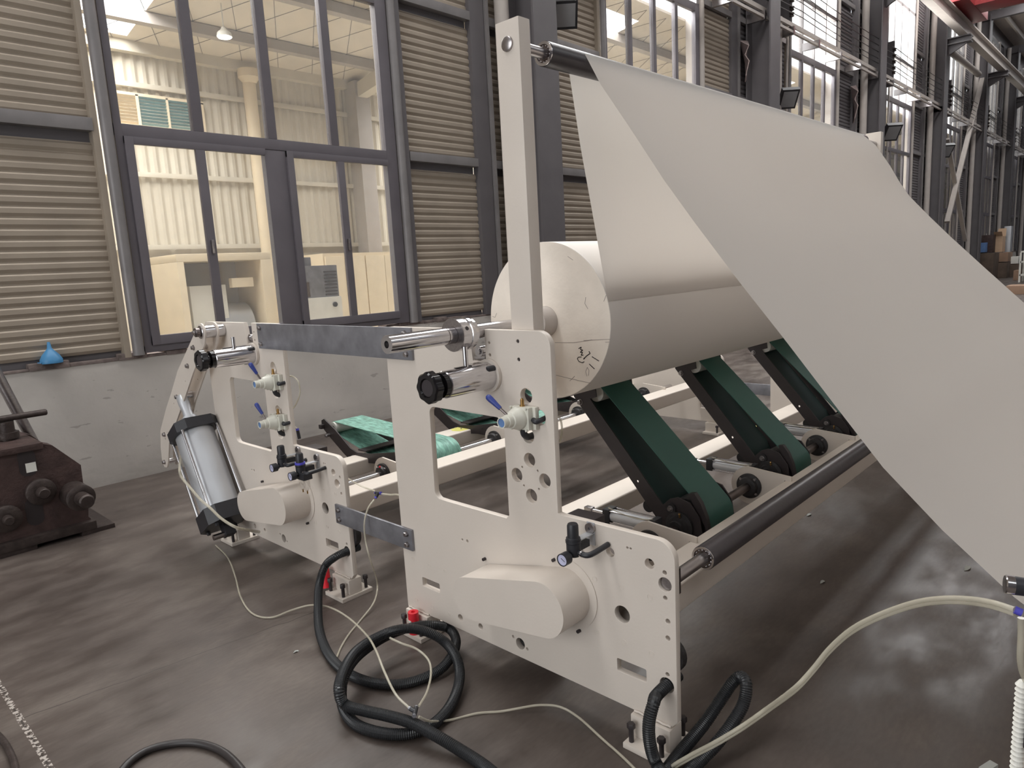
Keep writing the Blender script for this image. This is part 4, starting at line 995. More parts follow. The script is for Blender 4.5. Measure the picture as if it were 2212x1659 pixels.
def near_arm(xa, label):
    c1 = (1.488, 0.447); c2 = (1.962, 0.992)
    t = thing('belt_arm', label, 'belt drive', (xa + 0.16, c1[0], c1[1]), 'steep green belt arms under the paper roll')
    def lp(e):
        up_ = 137.0
        p = arc(c1[0], c1[1], 0.107 + e, up_, 330, 22) + [(1.598 + e * 0.8, 0.472 - e * 0.6), (1.612 + e * 0.8, 0.505 - e * 0.6), (1.63 + e * 0.8, 0.545 - e * 0.6)]
        return p + arc(c2[0], c2[1], 0.044 + e, -38, 137, 14)
    belt_path(lp(0.0035), lp(0.0), xa + 0.052, xa + 0.285, 'belt', [GREEN, BELTIN], t)
    MB().cyl((xa + 0.009, 1.655, 0.500), (xa + 0.30, 1.655, 0.500), 0.028, 24).build('snub_roller', CAST, t)
    MB().cyl((xa + 0.056, *c1), (xa + 0.28, *c1), 0.1068, 40).build('drive_pulley', CAST, t)
    MB().cyl((xa + 0.056, *c2), (xa + 0.28, *c2), 0.0428, 28).build('end_roller', WHITE, t)
    out = [(1.605, 0.455), (1.752, 0.627), (1.90, 0.80), (2.052, 0.975), (2.06, 1.0), (2.03, 1.03), (1.975, 1.052), (1.925, 1.03), (1.92, 0.985), (1.957, 0.974), (1.945, 0.957),
           (1.90, 0.905), (1.757, 0.74), (1.69, 0.662), (1.575, 0.525), (1.54, 0.56), (1.50, 0.575), (1.44, 0.56), (1.395, 0.50), (1.385, 0.43), (1.42, 0.365), (1.49, 0.34), (1.56, 0.37), (1.615, 0.41), (1.618, 0.44)]
    hole = circ(1.704, 0.612, 0.0065, 12)
    for xx, nm in ((xa, 'side_plate'), (xa + 0.30, 'side_plate')):
        plate(nm, [out, hole, circ(1.598, 0.442, 0.008, 12)], xx, xx + 0.008, BLACK, t, 0.0008)
    MB().box(xa + 0.008, xa + 0.30, 1.99, 2.03, 0.955, 0.985).build('cross_piece', BLACK, t)
    MB().bolt((xa - 0.0005, 2.015, 0.953), (-1, 0, 0), 0.012, 0.012).build('bolt', STEEL, t)
    b_ = MB().prism([(c1[0] + p[0], c1[1] + p[1]) for p in arc(0, 0, 0.062, 70, 290, 14) + [(0.10, -0.035), (0.118, -0.01), (0.1, 0.02)]], xa - 0.012, xa - 0.0005)
    b_ = MB().lathe((xa - 0.0005, *c1), (-1, 0, 0), [(0, 0.066), (0.014, 0.066), (0.018, 0.05), (0.034, 0.046), (0.036, 0.034), (0.046, 0.032)], 32)
    dr = Vector((0, 0.55, 0.83)).normalized()
    for s in (1, -1):
        e = Vector((xa - 0.007, *c1)) + Vector((0, 0.04, 0.075)) * s
        b_.cyl(e + Vector((0.006, 0, 0)), e - Vector((0.006, 0, 0)), 0.024, 18)
    bb = b_.build('flange_bearing', CAST, t)
    MB().bolt((xa - 0.013, c1[0] + 0.04, c1[1] + 0.075), (-1, 0, 0), 0.011, 0.011).build('bolt', STEEL, bb)
    MB().lathe((xa - 0.025, c1[0] - 0.012, c1[1] + 0.05), (-0.3, -0.1, 1), [(0, 0.005), (0.012, 0.004), (0.016, 0.0055), (0.02, 0.003)], 10).build('grease_nipple', BRASS, bb)
    MB().cyl((xa + 0.308, *c1), (xa + 0.335, *c1), 0.055, 28).build('flange_bearing', CAST, t)
    # scraper tongue beside the pulley
    MB().prism([(1.43, 0.60), (1.455, 0.595), (1.43, 0.53), (1.385, 0.47), (1.375, 0.44), (1.365, 0.45), (1.375, 0.50), (1.40, 0.56)], xa + 0.02, xa + 0.046).build('belt_scraper', BLACK, t)
    return t
near_arm(2.58, 'green belt arm under the roll, nearest the near side plate')
near_arm(3.53, 'middle of the three steep green belt arms under the roll')
near_arm(4.49, 'green belt arm farthest along the roll, beside the edge of the sloping sheet')

def small_cyl(x, dy, label):
    t = thing('small_air_cylinder', label, 'air cylinder', (x, 1.6 + dy, 0.53), 'small aluminium air cylinders behind the belts')
    z = 0.50; y0, y1 = 1.515 + dy, 1.72 + dy
    MB().cyl((x, y0, z), (x, y1, z), 0.027, 28).build('barrel', ALUB, t)
    for a, c in ((y0 - 0.025, y0), (y1, y1 + 0.035)): MB().box(x - 0.032, x + 0.032, a, c, z - 0.032, z + 0.032, 0.003).build('end_cap', PLASTIC, t)
    for sx in (-1, 1):
        for sz_ in (-1, 1): MB().cyl((x + sx * 0.026, y0, z + sz_ * 0.026), (x + sx * 0.026, y1, z + sz_ * 0.026), 0.0035, 8).build('tie_rod', CHROME, t)
    MB().cyl((x, y1 + 0.035, z), (x, y1 + 0.12, z), 0.01, 14).build('piston_rod', CHROME, t)
    MB().box(x - 0.014, x + 0.014, y1 + 0.11, y1 + 0.15, z - 0.014, z + 0.014, 0.002).build('clevis', STEEL, t)
    P = smooth_path([(x - 0.01, y1 + 0.01, z + 0.035), (x - 0.05, y1 - 0.02, z + 0.05), (x - 0.06, y0 + 0.08, z + 0.04), (x - 0.05, y0 + 0.02, z + 0.036), (x - 0.02, y0 - 0.01, z + 0.034)], 0.01)
    MB().tube(P, 0.003, 8).build('air_line', TUBE, t)
    return t
small_cyl(2.405, 0, 'small aluminium air cylinder left of the nearest steep belt arm')
small_cyl(3.355, 0, 'small aluminium air cylinder between the nearest and the middle belt arms')
small_cyl(4.30, 0, 'small aluminium air cylinder behind the middle belt arm')

def far_arm(xa, label, film=True):
    c1 = (1.488 + DY, 0.447); c2 = (4.285, 0.548)
    t = thing('belt_arm', label, 'belt drive', (xa + 0.16, c1[0], c1[1]), 'lowered belt arms on the second stand')
    def lp(e):
        p = arc(c1[0], c1[1], 0.100 + e, 93.0, 300, 22) + [(3.56, 0.36 - e), (3.72, 0.372 - e)]
        return p + arc(c2[0], c2[1], 0.040 + e, -68, 93, 14)
    belt_path(lp(0.004), lp(0.0), xa + 0.05, xa + 0.29, 'belt', [FBELT, FBELT], t)
    MB().cyl((xa + 0.054, *c1), (xa + 0.286, *c1), 0.0998, 40).build('drive_pulley', CAST, t)
    MB().cyl((xa + 0.054, 3.62, 0.39), (xa + 0.286, 3.62, 0.39), 0.024, 20).build('snub_roller', CAST, t)
    MB().ring((xa + 0.04, *c2), (xa + 0.3, *c2), 0.013, 0.0398, 32).build('end_roller', WHITE, t)
    out = [(3.25, 0.50), (3.31, 0.53), (3.45, 0.50), (3.80, 0.435), (3.95, 0.42), (4.03, 0.44), (4.20, 0.55), (4.335, 0.615), (4.37, 0.60), (4.375, 0.555), (4.30, 0.50), (4.11, 0.385), (4.04, 0.352), (3.98, 0.352), (3.75, 0.375), (3.45, 0.37), (3.31, 0.36), (3.25, 0.39), (3.235, 0.44)]
    plate('side_plate', [out, circ(3.7, 0.42, 0.006, 10)], xa, xa + 0.008, BLACK, t, 0.0008)
    out2 = [(3.25, 0.47), (3.31, 0.49), (3.80, 0.42), (4.25, 0.555), (4.30, 0.535), (4.26, 0.50), (3.98, 0.38), (3.45, 0.39), (3.25, 0.40)]
    plate('side_plate', [out2], xa + 0.305, xa + 0.313, BLACK, t, 0.0008)
    MB().bolt((xa - 0.0005, 4.0, 0.385), (-1, 0, 0), 0.012, 0.012).build('bolt', STEEL, t)
    MB().box(xa - 0.03, xa + 0.0, 4.33, 4.365, 0.545, 0.575, 0.003).build('stop_block', BLACK, t)
    MB().cyl((xa - 0.001, 4.275, 0.505), (xa - 0.028, 4.275, 0.505), 0.014, 14).lathe((xa - 0.028, 4.275, 0.505), (-1, 0, 0), [(0, 0.011), (0.01, 0.011)], hexa=True).build('bolt', STEEL, t)
    MB().lathe((xa - 0.0005, *c1), (-1, 0, 0), [(0, 0.066), (0.014, 0.066), (0.018, 0.05), (0.034, 0.046), (0.036, 0.03)], 32).build('flange_bearing', CAST, t)
    MB().box(xa + 0.008, xa + 0.305, 3.86, 3.95, 0.436, 0.444).build('cross_piece', BLACK, t)
    return t
far_arm(2.58, 'film-wrapped green belt arm lying low behind the near window-shaped cut-out, nearest its side plate')
far_arm(3.53, 'second lowered green belt arm seen through the cut-out of the near side plate')
far_arm(4.49, 'lowered green belt arm glimpsed under the roll on the second stand')

# ------------------------------------------------------------------ lever arms and big air cylinder on the second stand
lv_ = thing('lift_lever', 'pair of long cream lever plates pivoting on a chrome tube beside the second stand', 'lever', (1.7, 4.01, 1.339))
MB().cyl((1.652, 4.01, 1.339), (XP - 0.001, 4.01, 1.339), 0.037, 36, 0.002).build('pivot_tube', CHROME, lv_)
MB().cyl((1.625, 4.01, 1.339), (1.651, 4.01, 1.339), 0.026, 24, 0.002).build('pivot_end', DARKSTEEL, lv_)
LP = [(4.14, 1.245), (4.26, 1.13), (4.49, 0.92), (4.79, 0.64), (4.86, 0.44)]
def lever_poly():
    L1 = arc(4.01, 1.339, 0.05, 40, 220, 12)
    return L1 + [(3.985, 1.27), (4.20, 1.09), (4.40, 0.90), (4.60, 0.72), (4.735, 0.59), (4.80, 0.45), (4.835, 0.405), (4.88, 0.40), (4.91, 0.44), (4.90, 0.54), (4.86, 0.66), (4.70, 0.83), (4.58, 0.94), (4.43, 1.09), (4.20, 1.26)]
ho = [circ(y, z, 0.006, 10) for y, z in ((4.33, 1.03), (4.56, 0.87), (4.74, 0.66), (4.79, 0.61))]
for xx in (1.660, 1.735): plate('lever_plate', [lever_poly()] + ho, xx, xx + 0.01, CREAM, lv_)
for (y, z) in LP:
    MB().bolt((1.6595, y, z), (-1, 0, 0), 0.013, 0.012).build('bolt', STEEL, lv_)
    MB().cyl((1.671, y, z), (1.734, y, z), 0.018, 20).build('spacer', CHROME, lv_)
MB().bolt((1.625, 4.01, 1.339), (-1, 0, 0), 0.013, 0.012).build('bolt', STEEL, lv_)
# triangular inner plate reaching to the outer side of the lever
plate('gusset', [[(4.30, 1.21), (4.36, 1.17), (4.72, 0.62), (4.60, 0.70), (4.42, 0.92)]], 1.752, 1.76, CREAM, lv_)

bc = thing('air_cylinder', 'big silver air cylinder with black end caps leaning at the end of the second stand', 'air cylinder', (1.685, 4.07, 0.2))
A = Vector((1.668, 4.335, 0.745)); Bp = Vector((1.650, 3.985, 0.215)); dr = (Bp - A).normalized(); sx = Vector((1, 0, 0)); sy_ = dr.cross(sx).normalized()
def cap(c, h, hw, nm):
    vs = []
    for k in (-1, 1):
        for (a, e) in ((-1, -0.62), (-0.62, -1), (0.62, -1), (1, -0.62), (1, 0.62), (0.62, 1), (-0.62, 1), (-1, 0.62)):
            vs.append(c + sx * a * hw + sy_ * e * hw + dr * k * h)
    MB().add(vs, [tuple(reversed(range(8))), tuple(range(8, 16))] + [(i, (i + 1) % 8, (i + 1) % 8 + 8, i + 8) for i in range(8)]).build(nm, PLASTIC, bc)
cap(A + dr * 0.02, 0.032, 0.128, 'end_cap'); cap(Bp - dr * 0.035, 0.05, 0.128, 'end_cap')
MB().cyl(A + dr * 0.05, Bp - dr * 0.08, 0.113, 64).build('barrel', ALU, bc)
for a, e in ((-1, -1), (1, -1), (-1, 1), (1, 1)):
    o_ = sx * a * 0.103 + sy_ * e * 0.103
    MB().cyl(A + o_ + dr * 0.05, Bp + o_ - dr * 0.08, 0.0085, 12).build('tie_rod', CHROME, bc)
    MB().bolt(Bp + o_ * 0.8 + dr * 0.01, dr, 0.012, 0.02).build('nut', PLASTIC, bc)
up = -dr
MB().lathe(A - dr * 0.01, up, [(0, 0.022), (0.02, 0.022), (0.02, 0.041), (0.036, 0.041), (0.036, 0.036), (0.04, 0.043), (0.056, 0.043), (0.056, 0.031), (0.10, 0.028), (0.15, 0.034), (0.20, 0.034), (0.21, 0.028)], 24).build('rod_clevis', ALU, bc)
MB().cyl((1.6705, 4.44, 0.93), (1.734, 4.44, 0.93), 0.022, 20).build('clevis_pin', CHROME, bc)
MB().obox(Bp + dr * 0.05, sx, sy_, dr, 0.03, 0.03, 0.04).build('pivot_lug', PLASTIC, bc)
MB().cyl((1.555, 3.95, 0.15), (1.66, 3.95, 0.15), 0.017, 18).build('pivot_pin', STEEL, bc)

# ------------------------------------------------------------------ hoses, tubes and loose parts on the floor
def gp(u, v, z): return on_z(u, v, z)
R_ = 0.0205
def hose(name, pts, rad, label, m=HOSE, ribs=0.0022, pitch=0.0034, cat='hose', n=14):
    P = smooth_path(pts, pitch)
    return tag(MB().tube(P, rad, n, ribs=ribs).build(name, m, None, 80 if not ribs else 20), label, cat)
z1, z2, z3 = 0.022, 0.064, 0.106
hp = [Vector((1.86, 1.09 + DY, 0.245)), Vector((1.79, 1.09 + DY, 0.245)), Vector((1.73, 1.10 + DY, 0.235))]
hp += [gp(703, 1222, 0.19), gp(690, 1262, 0.12), gp(687, 1310, 0.07), gp(690, 1362, 0.04), gp(708, 1410, z1), gp(738, 1445, z1), gp(780, 1468, z1), gp(828, 1478, z1), gp(876, 1476, z1), gp(922, 1462, z1),
       gp(958, 1440, z1 + .01), gp(981, 1406, z2 - .01), gp(984, 1378, z2), gp(968, 1357, z2 + .01), gp(930, 1350, z3), gp(885, 1356, z3), gp(840, 1372, z3), gp(805, 1392, z3), gp(770, 1420, z3), gp(748, 1452, z3), gp(738, 1490, z2), gp(742, 1530, z1 + .01),
       gp(765, 1562, z1), gp(800, 1578, z1), gp(845, 1586, z1), gp(890, 1583, z1), gp(935, 1565, z1), gp(968, 1532, z1), gp(988, 1490, z1 + .01), gp(993, 1450, z2 - .01), gp(983, 1415, z2 + .02), gp(960, 1386, z3), gp(925, 1366, z3 + .03), gp(885, 1358, z3 + .04), gp(845, 1364, z3 + .04), gp(800, 1385, z3 + .04),
       gp(765, 1412, z3 + .04), gp(742, 1450, z3 + .035), gp(732, 1490, z3 + .02), gp(745, 1522, z2 + .01), gp(790, 1536, z2), gp(840, 1547, z2), gp(890, 1562, z2), gp(940, 1588, z2 - .01), gp(990, 1618, z1 + .01), gp(1040, 1650, z1), gp(1090, 1690, z1)]
hose('corrugated_hose', hp, R_, 'long black corrugated hose coiled on the floor, coming out of the second stand')
h2 = [Vector((1.86, 1.09, 0.245)), Vector((1.79, 1.09, 0.245)), Vector((1.735, 1.095, 0.235)), on_x(1412, 1518, 1.69), on_x(1402, 1560, 1.665), on_x(1404, 1605, 1.66), on_x(1418, 1650, 1.67), on_z(1452, 1700, 0.03), on_z(1520, 1700, 0.022), on_z(1585, 1640, 0.06),
      on_z(1612, 1560, 0.16), on_z(1616, 1505, 0.21), on_z(1604, 1478, 0.21), on_z(1582, 1488, 0.17), on_z(1550, 1530, 0.10), on_z(1510, 1580, 0.05), on_z(1460, 1635, 0.022), on_z(1420, 1690, 0.022)]
h2 = [Vector((1.86, 1.09, 0.245)), Vector((1.79, 1.09, 0.245)), Vector((1.735, 1.095, 0.235)), on_x(1412, 1518, 1.69), on_x(1402, 1560, 1.665), on_x(1404, 1605, 1.66), on_x(1418, 1650, 1.67), on_z(1452, 1700, 0.04)]
hose('corrugated_hose', h2, R_, 'black corrugated hose hanging from the near side plate past its foot')
h3 = [on_z(1360, 1760, 0.03), on_z(1420, 1690, 0.03), on_z(1470, 1625, 0.035), on_z(1520, 1565, 0.07), on_z(1558, 1510, 0.13), on_z(1582, 1475, 0.18), on_z(1600, 1462, 0.205), on_z(1612, 1478, 0.2), on_z(1606, 1520, 0.15), on_z(1580, 1565, 0.10), on_z(1545, 1610, 0.06), on_z(1500, 1655, 0.03), on_z(1430, 1730, 0.022)]
hose('corrugated_hose', h3, R_, 'black corrugated hose standing in a tall bend on the floor right of the near foot')
hose('power_cable', [gp(235, 1720, .014), gp(262, 1665, .014), gp(300, 1630, .014), gp(345, 1612, .014), gp(400, 1604, .014), gp(445, 1609, .014), gp(485, 1626, .014), gp(520, 1660, .014), gp(545, 1700, .014)], 0.0125, 'thick smooth black cable arching in at the bottom left edge', CABLE, 0, 0.02, 'cable')
hose('power_cable', [gp(-40, 1560, .013), gp(0, 1592, .013), gp(22, 1625, .013), gp(35, 1665, .013), gp(40, 1720, .013)], 0.011, 'short run of brown cable in the bottom left corner', RUSTD, 0, 0.02, 'cable')

def ctube(pts, rad, label, name='clear_tube'):
    return tag(MB().tube(smooth_path(pts, 0.012), rad, 10).build(name, TUBE), label, 'tube')
def tee(c, d1, d2, label, ringm=BLUERING):
    t = thing('tee_fitting', label, 'fitting', tuple(c)); d1 = Vector(d1).normalized(); d2 = Vector(d2).normalized()
    MB().cyl(c - d1 * 0.02, c + d1 * 0.02, 0.008, 14).cyl(c, c + d2 * 0.022, 0.008, 14).build('body', PLASTIC, t)
    for q, dd in ((c - d1 * 0.02, -d1), (c + d1 * 0.02, d1), (c + d2 * 0.022, d2)):
        MB().cyl(q, q + dd * 0.006, 0.0072, 14).build('release_ring', ringm, t)
    return t
TC = on_x(817, 1065, 1.85); tee(TC, on_x(857, 1068, 1.84) - TC, on_x(808, 1082, 1.82) - TC, 'small black tee with blue rings joining clear tubes between the stands')
ctube([on_x(742, 1027, 1.86), on_x(762, 1040, 1.86), on_x(785, 1052, 1.86), TC + Vector((-.001, .02, .006))], 0.0042, 'clear tube from the second stand to the tee between the stands')
ctube([TC + Vector((0, -0.02, 0)), on_x(845, 1069, 1.86), on_x(870, 1072, 1.87), Vector((1.9, 2.2, 0.54))], 0.0042, 'short clear tube from the tee into the near stand')
ctube([on_x(808, 1080, 1.83), on_x(795, 1098, 1.78), on_x(787, 1130, 1.75), on_x(790, 1170, 1.74), on_x(800, 1210, 1.74), on_z(815, 1260, .07), on_z(808, 1300, .03), on_z(780, 1338, .006), on_z(755, 1368, .006), on_z(738, 1395, .006), on_z(727, 1420, .01)], 0.0042, 'clear tube hanging down from the tee to the floor between the stands')
t2 = on_z(897, 1537, 0.10); tee(t2, Vector((1, 0.9, 0)), Vector((-0.2, 1, 0.2)), 'black tee fitting lying inside the hose coil', ZINC)
ctube([on_z(466, 1178, .01), on_z(492, 1205, .006), on_z(508, 1245, .006), on_z(520, 1290, .006), on_z(545, 1325, .006), on_z(585, 1334, .006), on_z(630, 1318, .02), on_z(672, 1307, .04), on_z(712, 1312, .06), on_z(752, 1334, .10), on_z(792, 1372, .17), on_z(812, 1405, .19), on_z(830, 1450, .17), on_z(855, 1500, .13), on_z(885, 1530, .105)], 0.0045, 'clear tube running from the second stand over the hose coil to the black tee')
ctube([on_z(905, 1525, .105), on_z(922, 1495, .10), on_z(931, 1455, .10), on_z(925, 1425, .11), on_z(900, 1402, .13), on_z(868, 1390, .15), on_z(842, 1378, .16)], 0.0045, 'clear tube looping from the black tee up inside the hose coil')
ctube([on_z(905, 1548, .09), on_z(930, 1558, .05), on_z(975, 1555, .006), on_z(1030, 1541, .006), on_z(1080, 1537, .006), on_z(1120, 1530, .02), on_z(1165, 1523, .03), on_z(1210, 1527, .03), on_z(1250, 1550, .02), on_z(1300, 1595, .006), on_z(1345, 1635, .006), on_z(1390, 1680, .006)], 0.0045, 'clear tube snaking over the floor in front of the near stand')
bt = [on_x(2192, 1317, 1.70), on_x(2150, 1303, 1.72), on_x(2100, 1294, 1.76), on_x(2040, 1292, 1.80), on_x(1975, 1301, 1.84), on_x(1900, 1327, 1.86), on_x(1840, 1358, 1.86), on_x(1792, 1400, 1.85), on_x(1755, 1445, 1.83), on_x(1715, 1487, 1.80), on_z(1650, 1535, .26), on_z(1600, 1570, .23), on_z(1545, 1603, .17), on_z(1490, 1632, .09), on_z(1440, 1665, .03), on_z(1400, 1720, .01)]
ctube(bt, 0.0062, 'long thicker clear tube arching over the floor at the lower right')
ctube([p + Vector((0.004, 0.0, -0.0125)) for p in bt], 0.005, 'second clear tube running close under the long arching one')
# tubes hanging beside the far stand valves, and at the big cylinder
ctube([Vector((1.83, 3.42, 1.08)), on_x(628, 812, 1.85), on_x(643, 822, 1.85), on_x(648, 848, 1.86), on_x(640, 872, 1.86), on_x(628, 888, 1.86)], 0.004, 'clear tube looping behind the upper valve of the second stand')
f_ = thing('inline_fitting', 'small black fitting with a blue ring hanging behind the second stand', 'fitting', tuple(on_x(645, 938, 1.88)))
q0 = on_x(643, 930, 1.88); q1 = on_x(647, 948, 1.88); MB().cyl(q0, q1, 0.009, 12).build('body', PLASTIC, f_); MB().cyl(q0, q0 + (q0 - q1) * 0.25, 0.0088, 12).build('release_ring', BLUERING, f_)
ctube([Vector((1.83, 3.42, 0.87)), on_x(634, 918, 1.87), on_x(643, 928, 1.88)], 0.004, 'clear tube down to the small fitting behind the second stand')
ctube([Vector((1.83, 1.56, 1.074)), on_x(1207, 900, 1.86), on_x(1213, 915, 1.87), on_x(1214, 935, 1.87), on_x(1209, 955, 1.87)], 0.004, 'clear tube looping behind the valve of the near stand')
ctube([Vector((1.62, 4.42, 0.60)), on_x(388, 1010, 1.50), on_x(392, 1030, 1.49), on_x(408, 1050, 1.49), on_x(432, 1078, 1.495), on_x(455, 1098, 1.50), on_x(478, 1120, 1.505), on_x(505, 1137, 1.53), on_x(525, 1143, 1.58), on_x(560, 1149, 1.70)], 0.008, 'clear tube slung along the big leaning air cylinder')

# red plastic caps at two feet
def red_cap(c, h, label, tilt=(0, 0, 1)):
    t = thing('red_cap_tube', label, 'cap', tuple(c)); tl = Vector(tilt).normalized()
    MB().lathe(c, tl, [(0, 0.025), (h, 0.0235), (h, 0.010), (h - 0.012, 0.009), (h - 0.012, 0.0)], 26, cap=False).lathe(c, tl, [(0, 0.0), (0, 0.025)], 26, cap=False).build('sleeve', RED, t)
    q = c + tl * (h * 0.62) + Vector((-0.0242, -0.003, 0)); MB().obox(q, (0.1, 1, 0), (0, 0.2, 1), (1, 0, 0), 0.011, 0.006, 0.0012).obox(q + Vector((0, 0, -0.012)), (0.1, 1, 0), (0, 0.2, 1), (1, 0, 0), 0.005, 0.007, 0.0012).build('white_mark', WHITE, t)
red_cap(Vector((1.742, 2.345, 0.021)), 0.10, 'bright red plastic cap tube standing on the rear foot of the near stand')
red_cap(on_z(706, 1268, 0.03) + Vector((0.0, 0.0, 0)), 0.10, 'bright red plastic cap tube half hidden by the hose at the second stand', (0.05, 0.16, 1))

# litter on the floor
for (u, v, s, lb) in ((1777, 1257, 0.02, 'small pale paper scrap on the floor right of the near stand'), (2090, 1227, 0.035, 'thin pale scrap on the floor under the sloping sheet'), (1748, 1112, 0.025, 'tiny curled scrap beside the long floor beam'), (640, 1408, 0.012, 'tiny pale crumb on the floor left of the hose coil')):
    c = on_z(u, v, 0.002); b_ = MB(); n = 7
    vs = [(c.x + s * math.cos(2 * PI * i / n) * (1.0 + 0.3 * (i % 2)), c.y + 0.4 * s * math.sin(2 * PI * i / n), 0.002 + 0.003 * (i % 3)) for i in range(n)]
    b_.add(vs + [(q[0], q[1], q[2] - 0.0012) for q in vs], [tuple(range(n)), tuple(reversed(range(n, 2 * n)))] + [(i, (i + 1) % n, (i + 1) % n + n, i + n) for i in range(n)])
    tag(b_.build('paper_scrap', LITTER), lb, 'litter')
c = on_z(2135, 1658, 0.01)
tag(MB().obox(c, (1, -0.35, 0), (0.35, 1, 0), (0, 0, 1), 0.03, 0.012, 0.006).build('plastic_strip', LITTER), 'pale plastic strip on the floor at the bottom right edge', 'litter')

# ------------------------------------------------------------------ rusty gearbox by the wall
gx = thing('rusty_gearbox', 'old rusty brown geared machine block on the floor at the left edge', 'machine', (0.5, 5.4, 0))
GY = 5.2
def G(u, v, Y=GY): p = on_y(u * 240 / 1106, 860 + v * 240 / 1106, Y); return (p.x, max(0.0, p.z))
poly = [G(-420, 560), G(420, 455), G(520, 470), G(805, 665), G(830, 860), G(880, 1100), G(880, 1180), G(905, 1200), G(905, 1245), G(-420, 1560)]
bx0 = poly[0][0]
poly = [(bx0, poly[0][1])] + poly[1:-1] + [(bx0, poly[-2][1])]
poly = [(a, max(c, 0.05)) for a, c in poly]
MB().prism(poly, GY, GY + 0.12, 'XZ').build('front_plate', RUST, gx)
MB().prism(poly, GY + 0.55, GY + 0.67, 'XZ').build('back_plate', RUST, gx)
MB().prism([(a, c * 0.97) for a, c in poly[:1] + poly[2:]], GY + 0.12, GY + 0.55, 'XZ').build('housing', RUST, gx)
pt = G(420, 480)
MB().box(bx0, pt[0], GY - 0.03, GY + 0.7, pt[1] - 0.01, pt[1] + 0.03, 0.004).build('top_plate', RUST, gx)
xr = G(950, 1310)[0]; MB().box(bx0, xr, GY - 0.06, GY + 0.72, 0.03, 0.085, 0.006).build('base', RUSTD, gx)
for a in (G(790, 1300)[0], bx0 + 0.1): MB().box(a, a + 0.2, GY - 0.05, GY + 0.7, 0.0, 0.03, 0.003).build('skid', RUSTD, gx)
def boss(u, v, r0, L0, r1, L1, nm):
    q = G(u, v); MB().lathe((q[0], GY - 0.001, q[1]), (0.0, -1, 0), [(0, r0), (L0, r0), (L0 + 0.01, r0 * 0.8), (L0 + 0.01, r1), (L0 + L1, r1), (L0 + L1 + 0.01, r1 * 0.8)], 28).build(nm, RUSTD, gx)
boss(400, 925, 0.085, 0.03, 0.035, 0.07, 'bearing_cap'); boss(735, 950, 0.085, 0.16, 0.045, 0.12, 'shaft_hub'); boss(60, 1195, 0.085, 0.03, 0.03, 0.06, 'bearing_cap')
for (u, v, nm) in ((270, 640, 'slot'), (345, 1130, 'slot')):
    q = G(u, v); MB().prism([(q[0] + p[0] * 0.95, q[1] + p[1]) for p in rrect(-0.05, 0.05, -0.09, 0.09, 0.045)], GY - 0.002, GY + 0.0, 'XZ').build(nm, BLACK, gx)
q = G(308, 688); MB().box(q[0] - 0.028, q[0] + 0.028, GY - 0.006, GY - 0.0025, q[1] - 0.03, q[1] + 0.03).build('paper_tag', WHITE, gx)
q = G(95, 470, GY + 0.3); q1 = G(90, 215, GY + 0.3)
MB().lathe((q[0], GY + 0.3, q[1] - 0.03), (0, 0, 1), [(0, 0.05), (0.08, 0.045), (0.08, 0.065), (0.12, 0.065), (0.12, 0.045), (q1[1] - q[1] + 0.02, 0.045)], 20).build('clamp_screw', RUSTD, gx)
e = G(480, 210, GY + 0.3)
MB().cyl((e[0] - 1.2, GY + 0.3, q1[1] + 0.012), (e[0], GY + 0.3, q1[1] + 0.012), 0.021, 16, 0.006).build('tommy_bar', RUSTD, gx)
lvr = thing('steel_bar', 'bare steel bar leaning behind the rusty brown machine', 'bar', (0.9, 5.95, 0))
p0 = on_y(72, 955, GY + 0.75); p1 = on_y(-40, 745, GY + 0.75); dr_ = (p0 - p1).normalized(); p0 = p0 + dr_ * ((p0.z - 0.02) / -dr_.z) if dr_.z < 0 else p0
MB().cyl(p1, p0, 0.035, 20).build('bar', STEEL, lvr)

# funnel on the sill
fn = thing('funnel', 'light blue plastic funnel upside down on the wall ledge', 'funnel', (1.447, 6.36, 1.07))
MB().lathe((1.447, 6.36, 1.066), (0, 0, 1), [(0, 0.078), (0.012, 0.079), (0.03, 0.077), (0.065, 0.058), (0.10, 0.028), (0.115, 0.017), (0.165, 0.010), (0.165, 0.007), (0.10, 0.02), (0.03, 0.07), (0.001, 0.074), (0, 0.078)], 28, cap=False).build('cone', FUNNEL, fn)
MB().tube([(1.447 - 0.07, 6.36, 1.075), (1.447 - 0.095, 6.345, 1.078), (1.447 - 0.075, 6.33, 1.075)], 0.004, 8).build('hanging_tab', FUNNEL, fn)

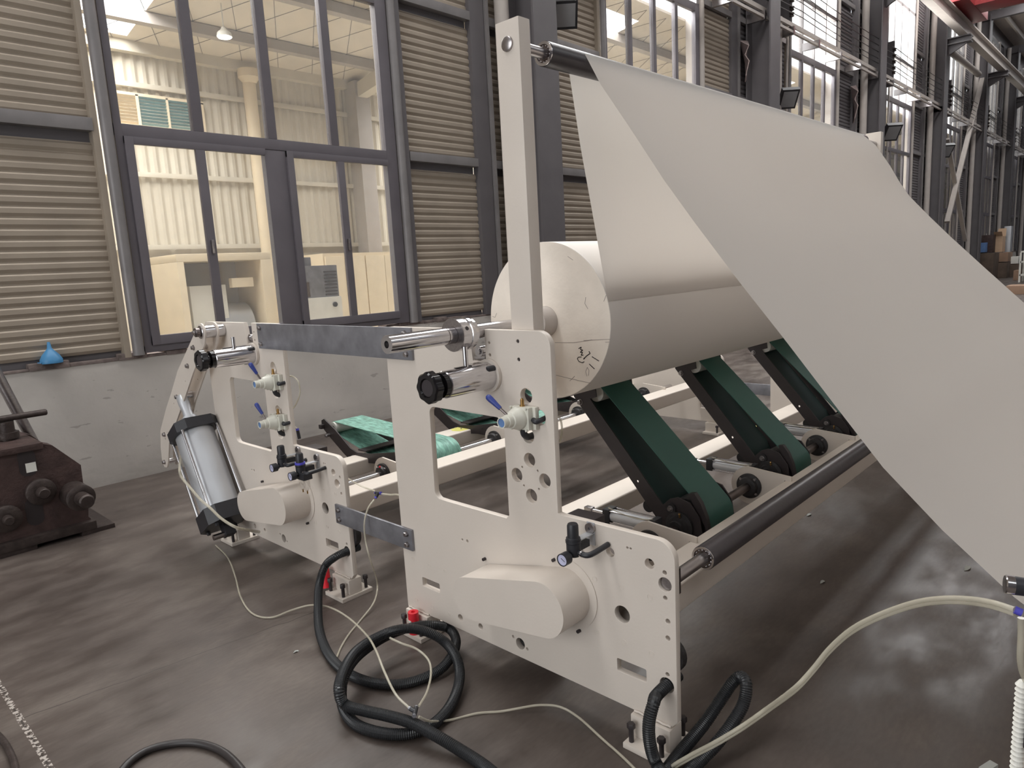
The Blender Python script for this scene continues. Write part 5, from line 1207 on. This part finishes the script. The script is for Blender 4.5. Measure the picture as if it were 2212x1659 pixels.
# ------------------------------------------------------------------ next machine at the right edge
nm_ = thing('next_machine', 'cream side plate of the next machine at the right edge with a pressure gauge', 'machine', (1.9, -0.2, 0))
e1 = on_x(2203, 1600, XP).y
plate('side_plate', [[(e1, 0.05), (e1, 0.56), (e1 - 0.05, 0.62), (-0.9, 0.62), (-0.9, 0.05)]], XP, XP + TH, CREAM, nm_)
MB().box(1.72, 1.9, -0.85, e1 - 0.02, 0.0005, 0.05, 0.003).build('foot', CREAM, nm_)
shade_hull = MB().box(2.0, 5.7, -3.2, -0.75, 0.35, 2.0, 0.02).box(2.1, 5.6, -3.1, -0.9, 0.02, 0.35)  # generic unseen bulk, added to darken the lower sheet and the floor
shade_hull.build('housing', CREAM, nm_)
gc = on_x(2180, 1263, 1.70)
ax = Vector((-0.35, 1, 0.05)).normalized()
rg = MB().box(gc.x - 0.0, gc.x + 0.05, gc.y - 0.085, gc.y - 0.035, gc.z - 0.05, gc.z + 0.02, 0.005).cyl((gc.x + 0.02, gc.y - 0.06, gc.z + 0.02), (gc.x + 0.02, gc.y - 0.06, gc.z + 0.08), 0.018, 20).build('pressure_regulator', PLASTIC, nm_)
g = MB().lathe(gc - ax * 0.03, ax, [(-0.012, 0.006), (0.0, 0.006), (0.002, 0.019), (0.022, 0.0195)], 28); g.build('gauge_body', PLASTIC, rg)
MB().lathe(gc - ax * 0.008, ax, [(0, 0.020), (0.014, 0.020), (0.016, 0.018), (0.015, 0.0)], 28).build('gauge_rim', CHROME, rg)
bq = bt[0]
MB().cyl(bq, bq + Vector((0.002, -0.012, -0.004)), 0.0085, 14).build('release_ring', BLUERING, rg)
MB().box(gc.x - 0.0, gc.x + 0.03, gc.y - 0.10, gc.y - 0.03, gc.z - 0.07, gc.z - 0.035, 0.004).build('manifold', PLASTIC, rg)
MB().box(gc.x + 0.03, XP, gc.y - 0.08, gc.y - 0.04, 0.5, gc.z - 0.04, 0.003).build('bracket', BLACK, nm_)
ctube([on_x(2206, 1335, 1.72), on_x(2206, 1380, 1.72), on_x(2204, 1420, 1.72), on_x(2208, 1450, 1.73), on_x(2216, 1470, 1.74)], 0.007, 'clear tube hanging under the gauge at the right edge')
b_ = MB(); top = on_x(2209, 1470, 1.745); bot = on_x(2193, 1700, 1.745); N_ = 22; dv = (bot - top) / N_
for i in range(N_ + 2):
    b_.lathe(top + dv * i, dv, [(0, 0.0065), (dv.length * 0.95, 0.0135), (dv.length * 0.96, 0.0065)], 14)
tag(b_.build('spiral_wrap_hose', WHITE), 'white stepped spiral-wrap cable sleeve hanging at the lower right edge', 'cable')
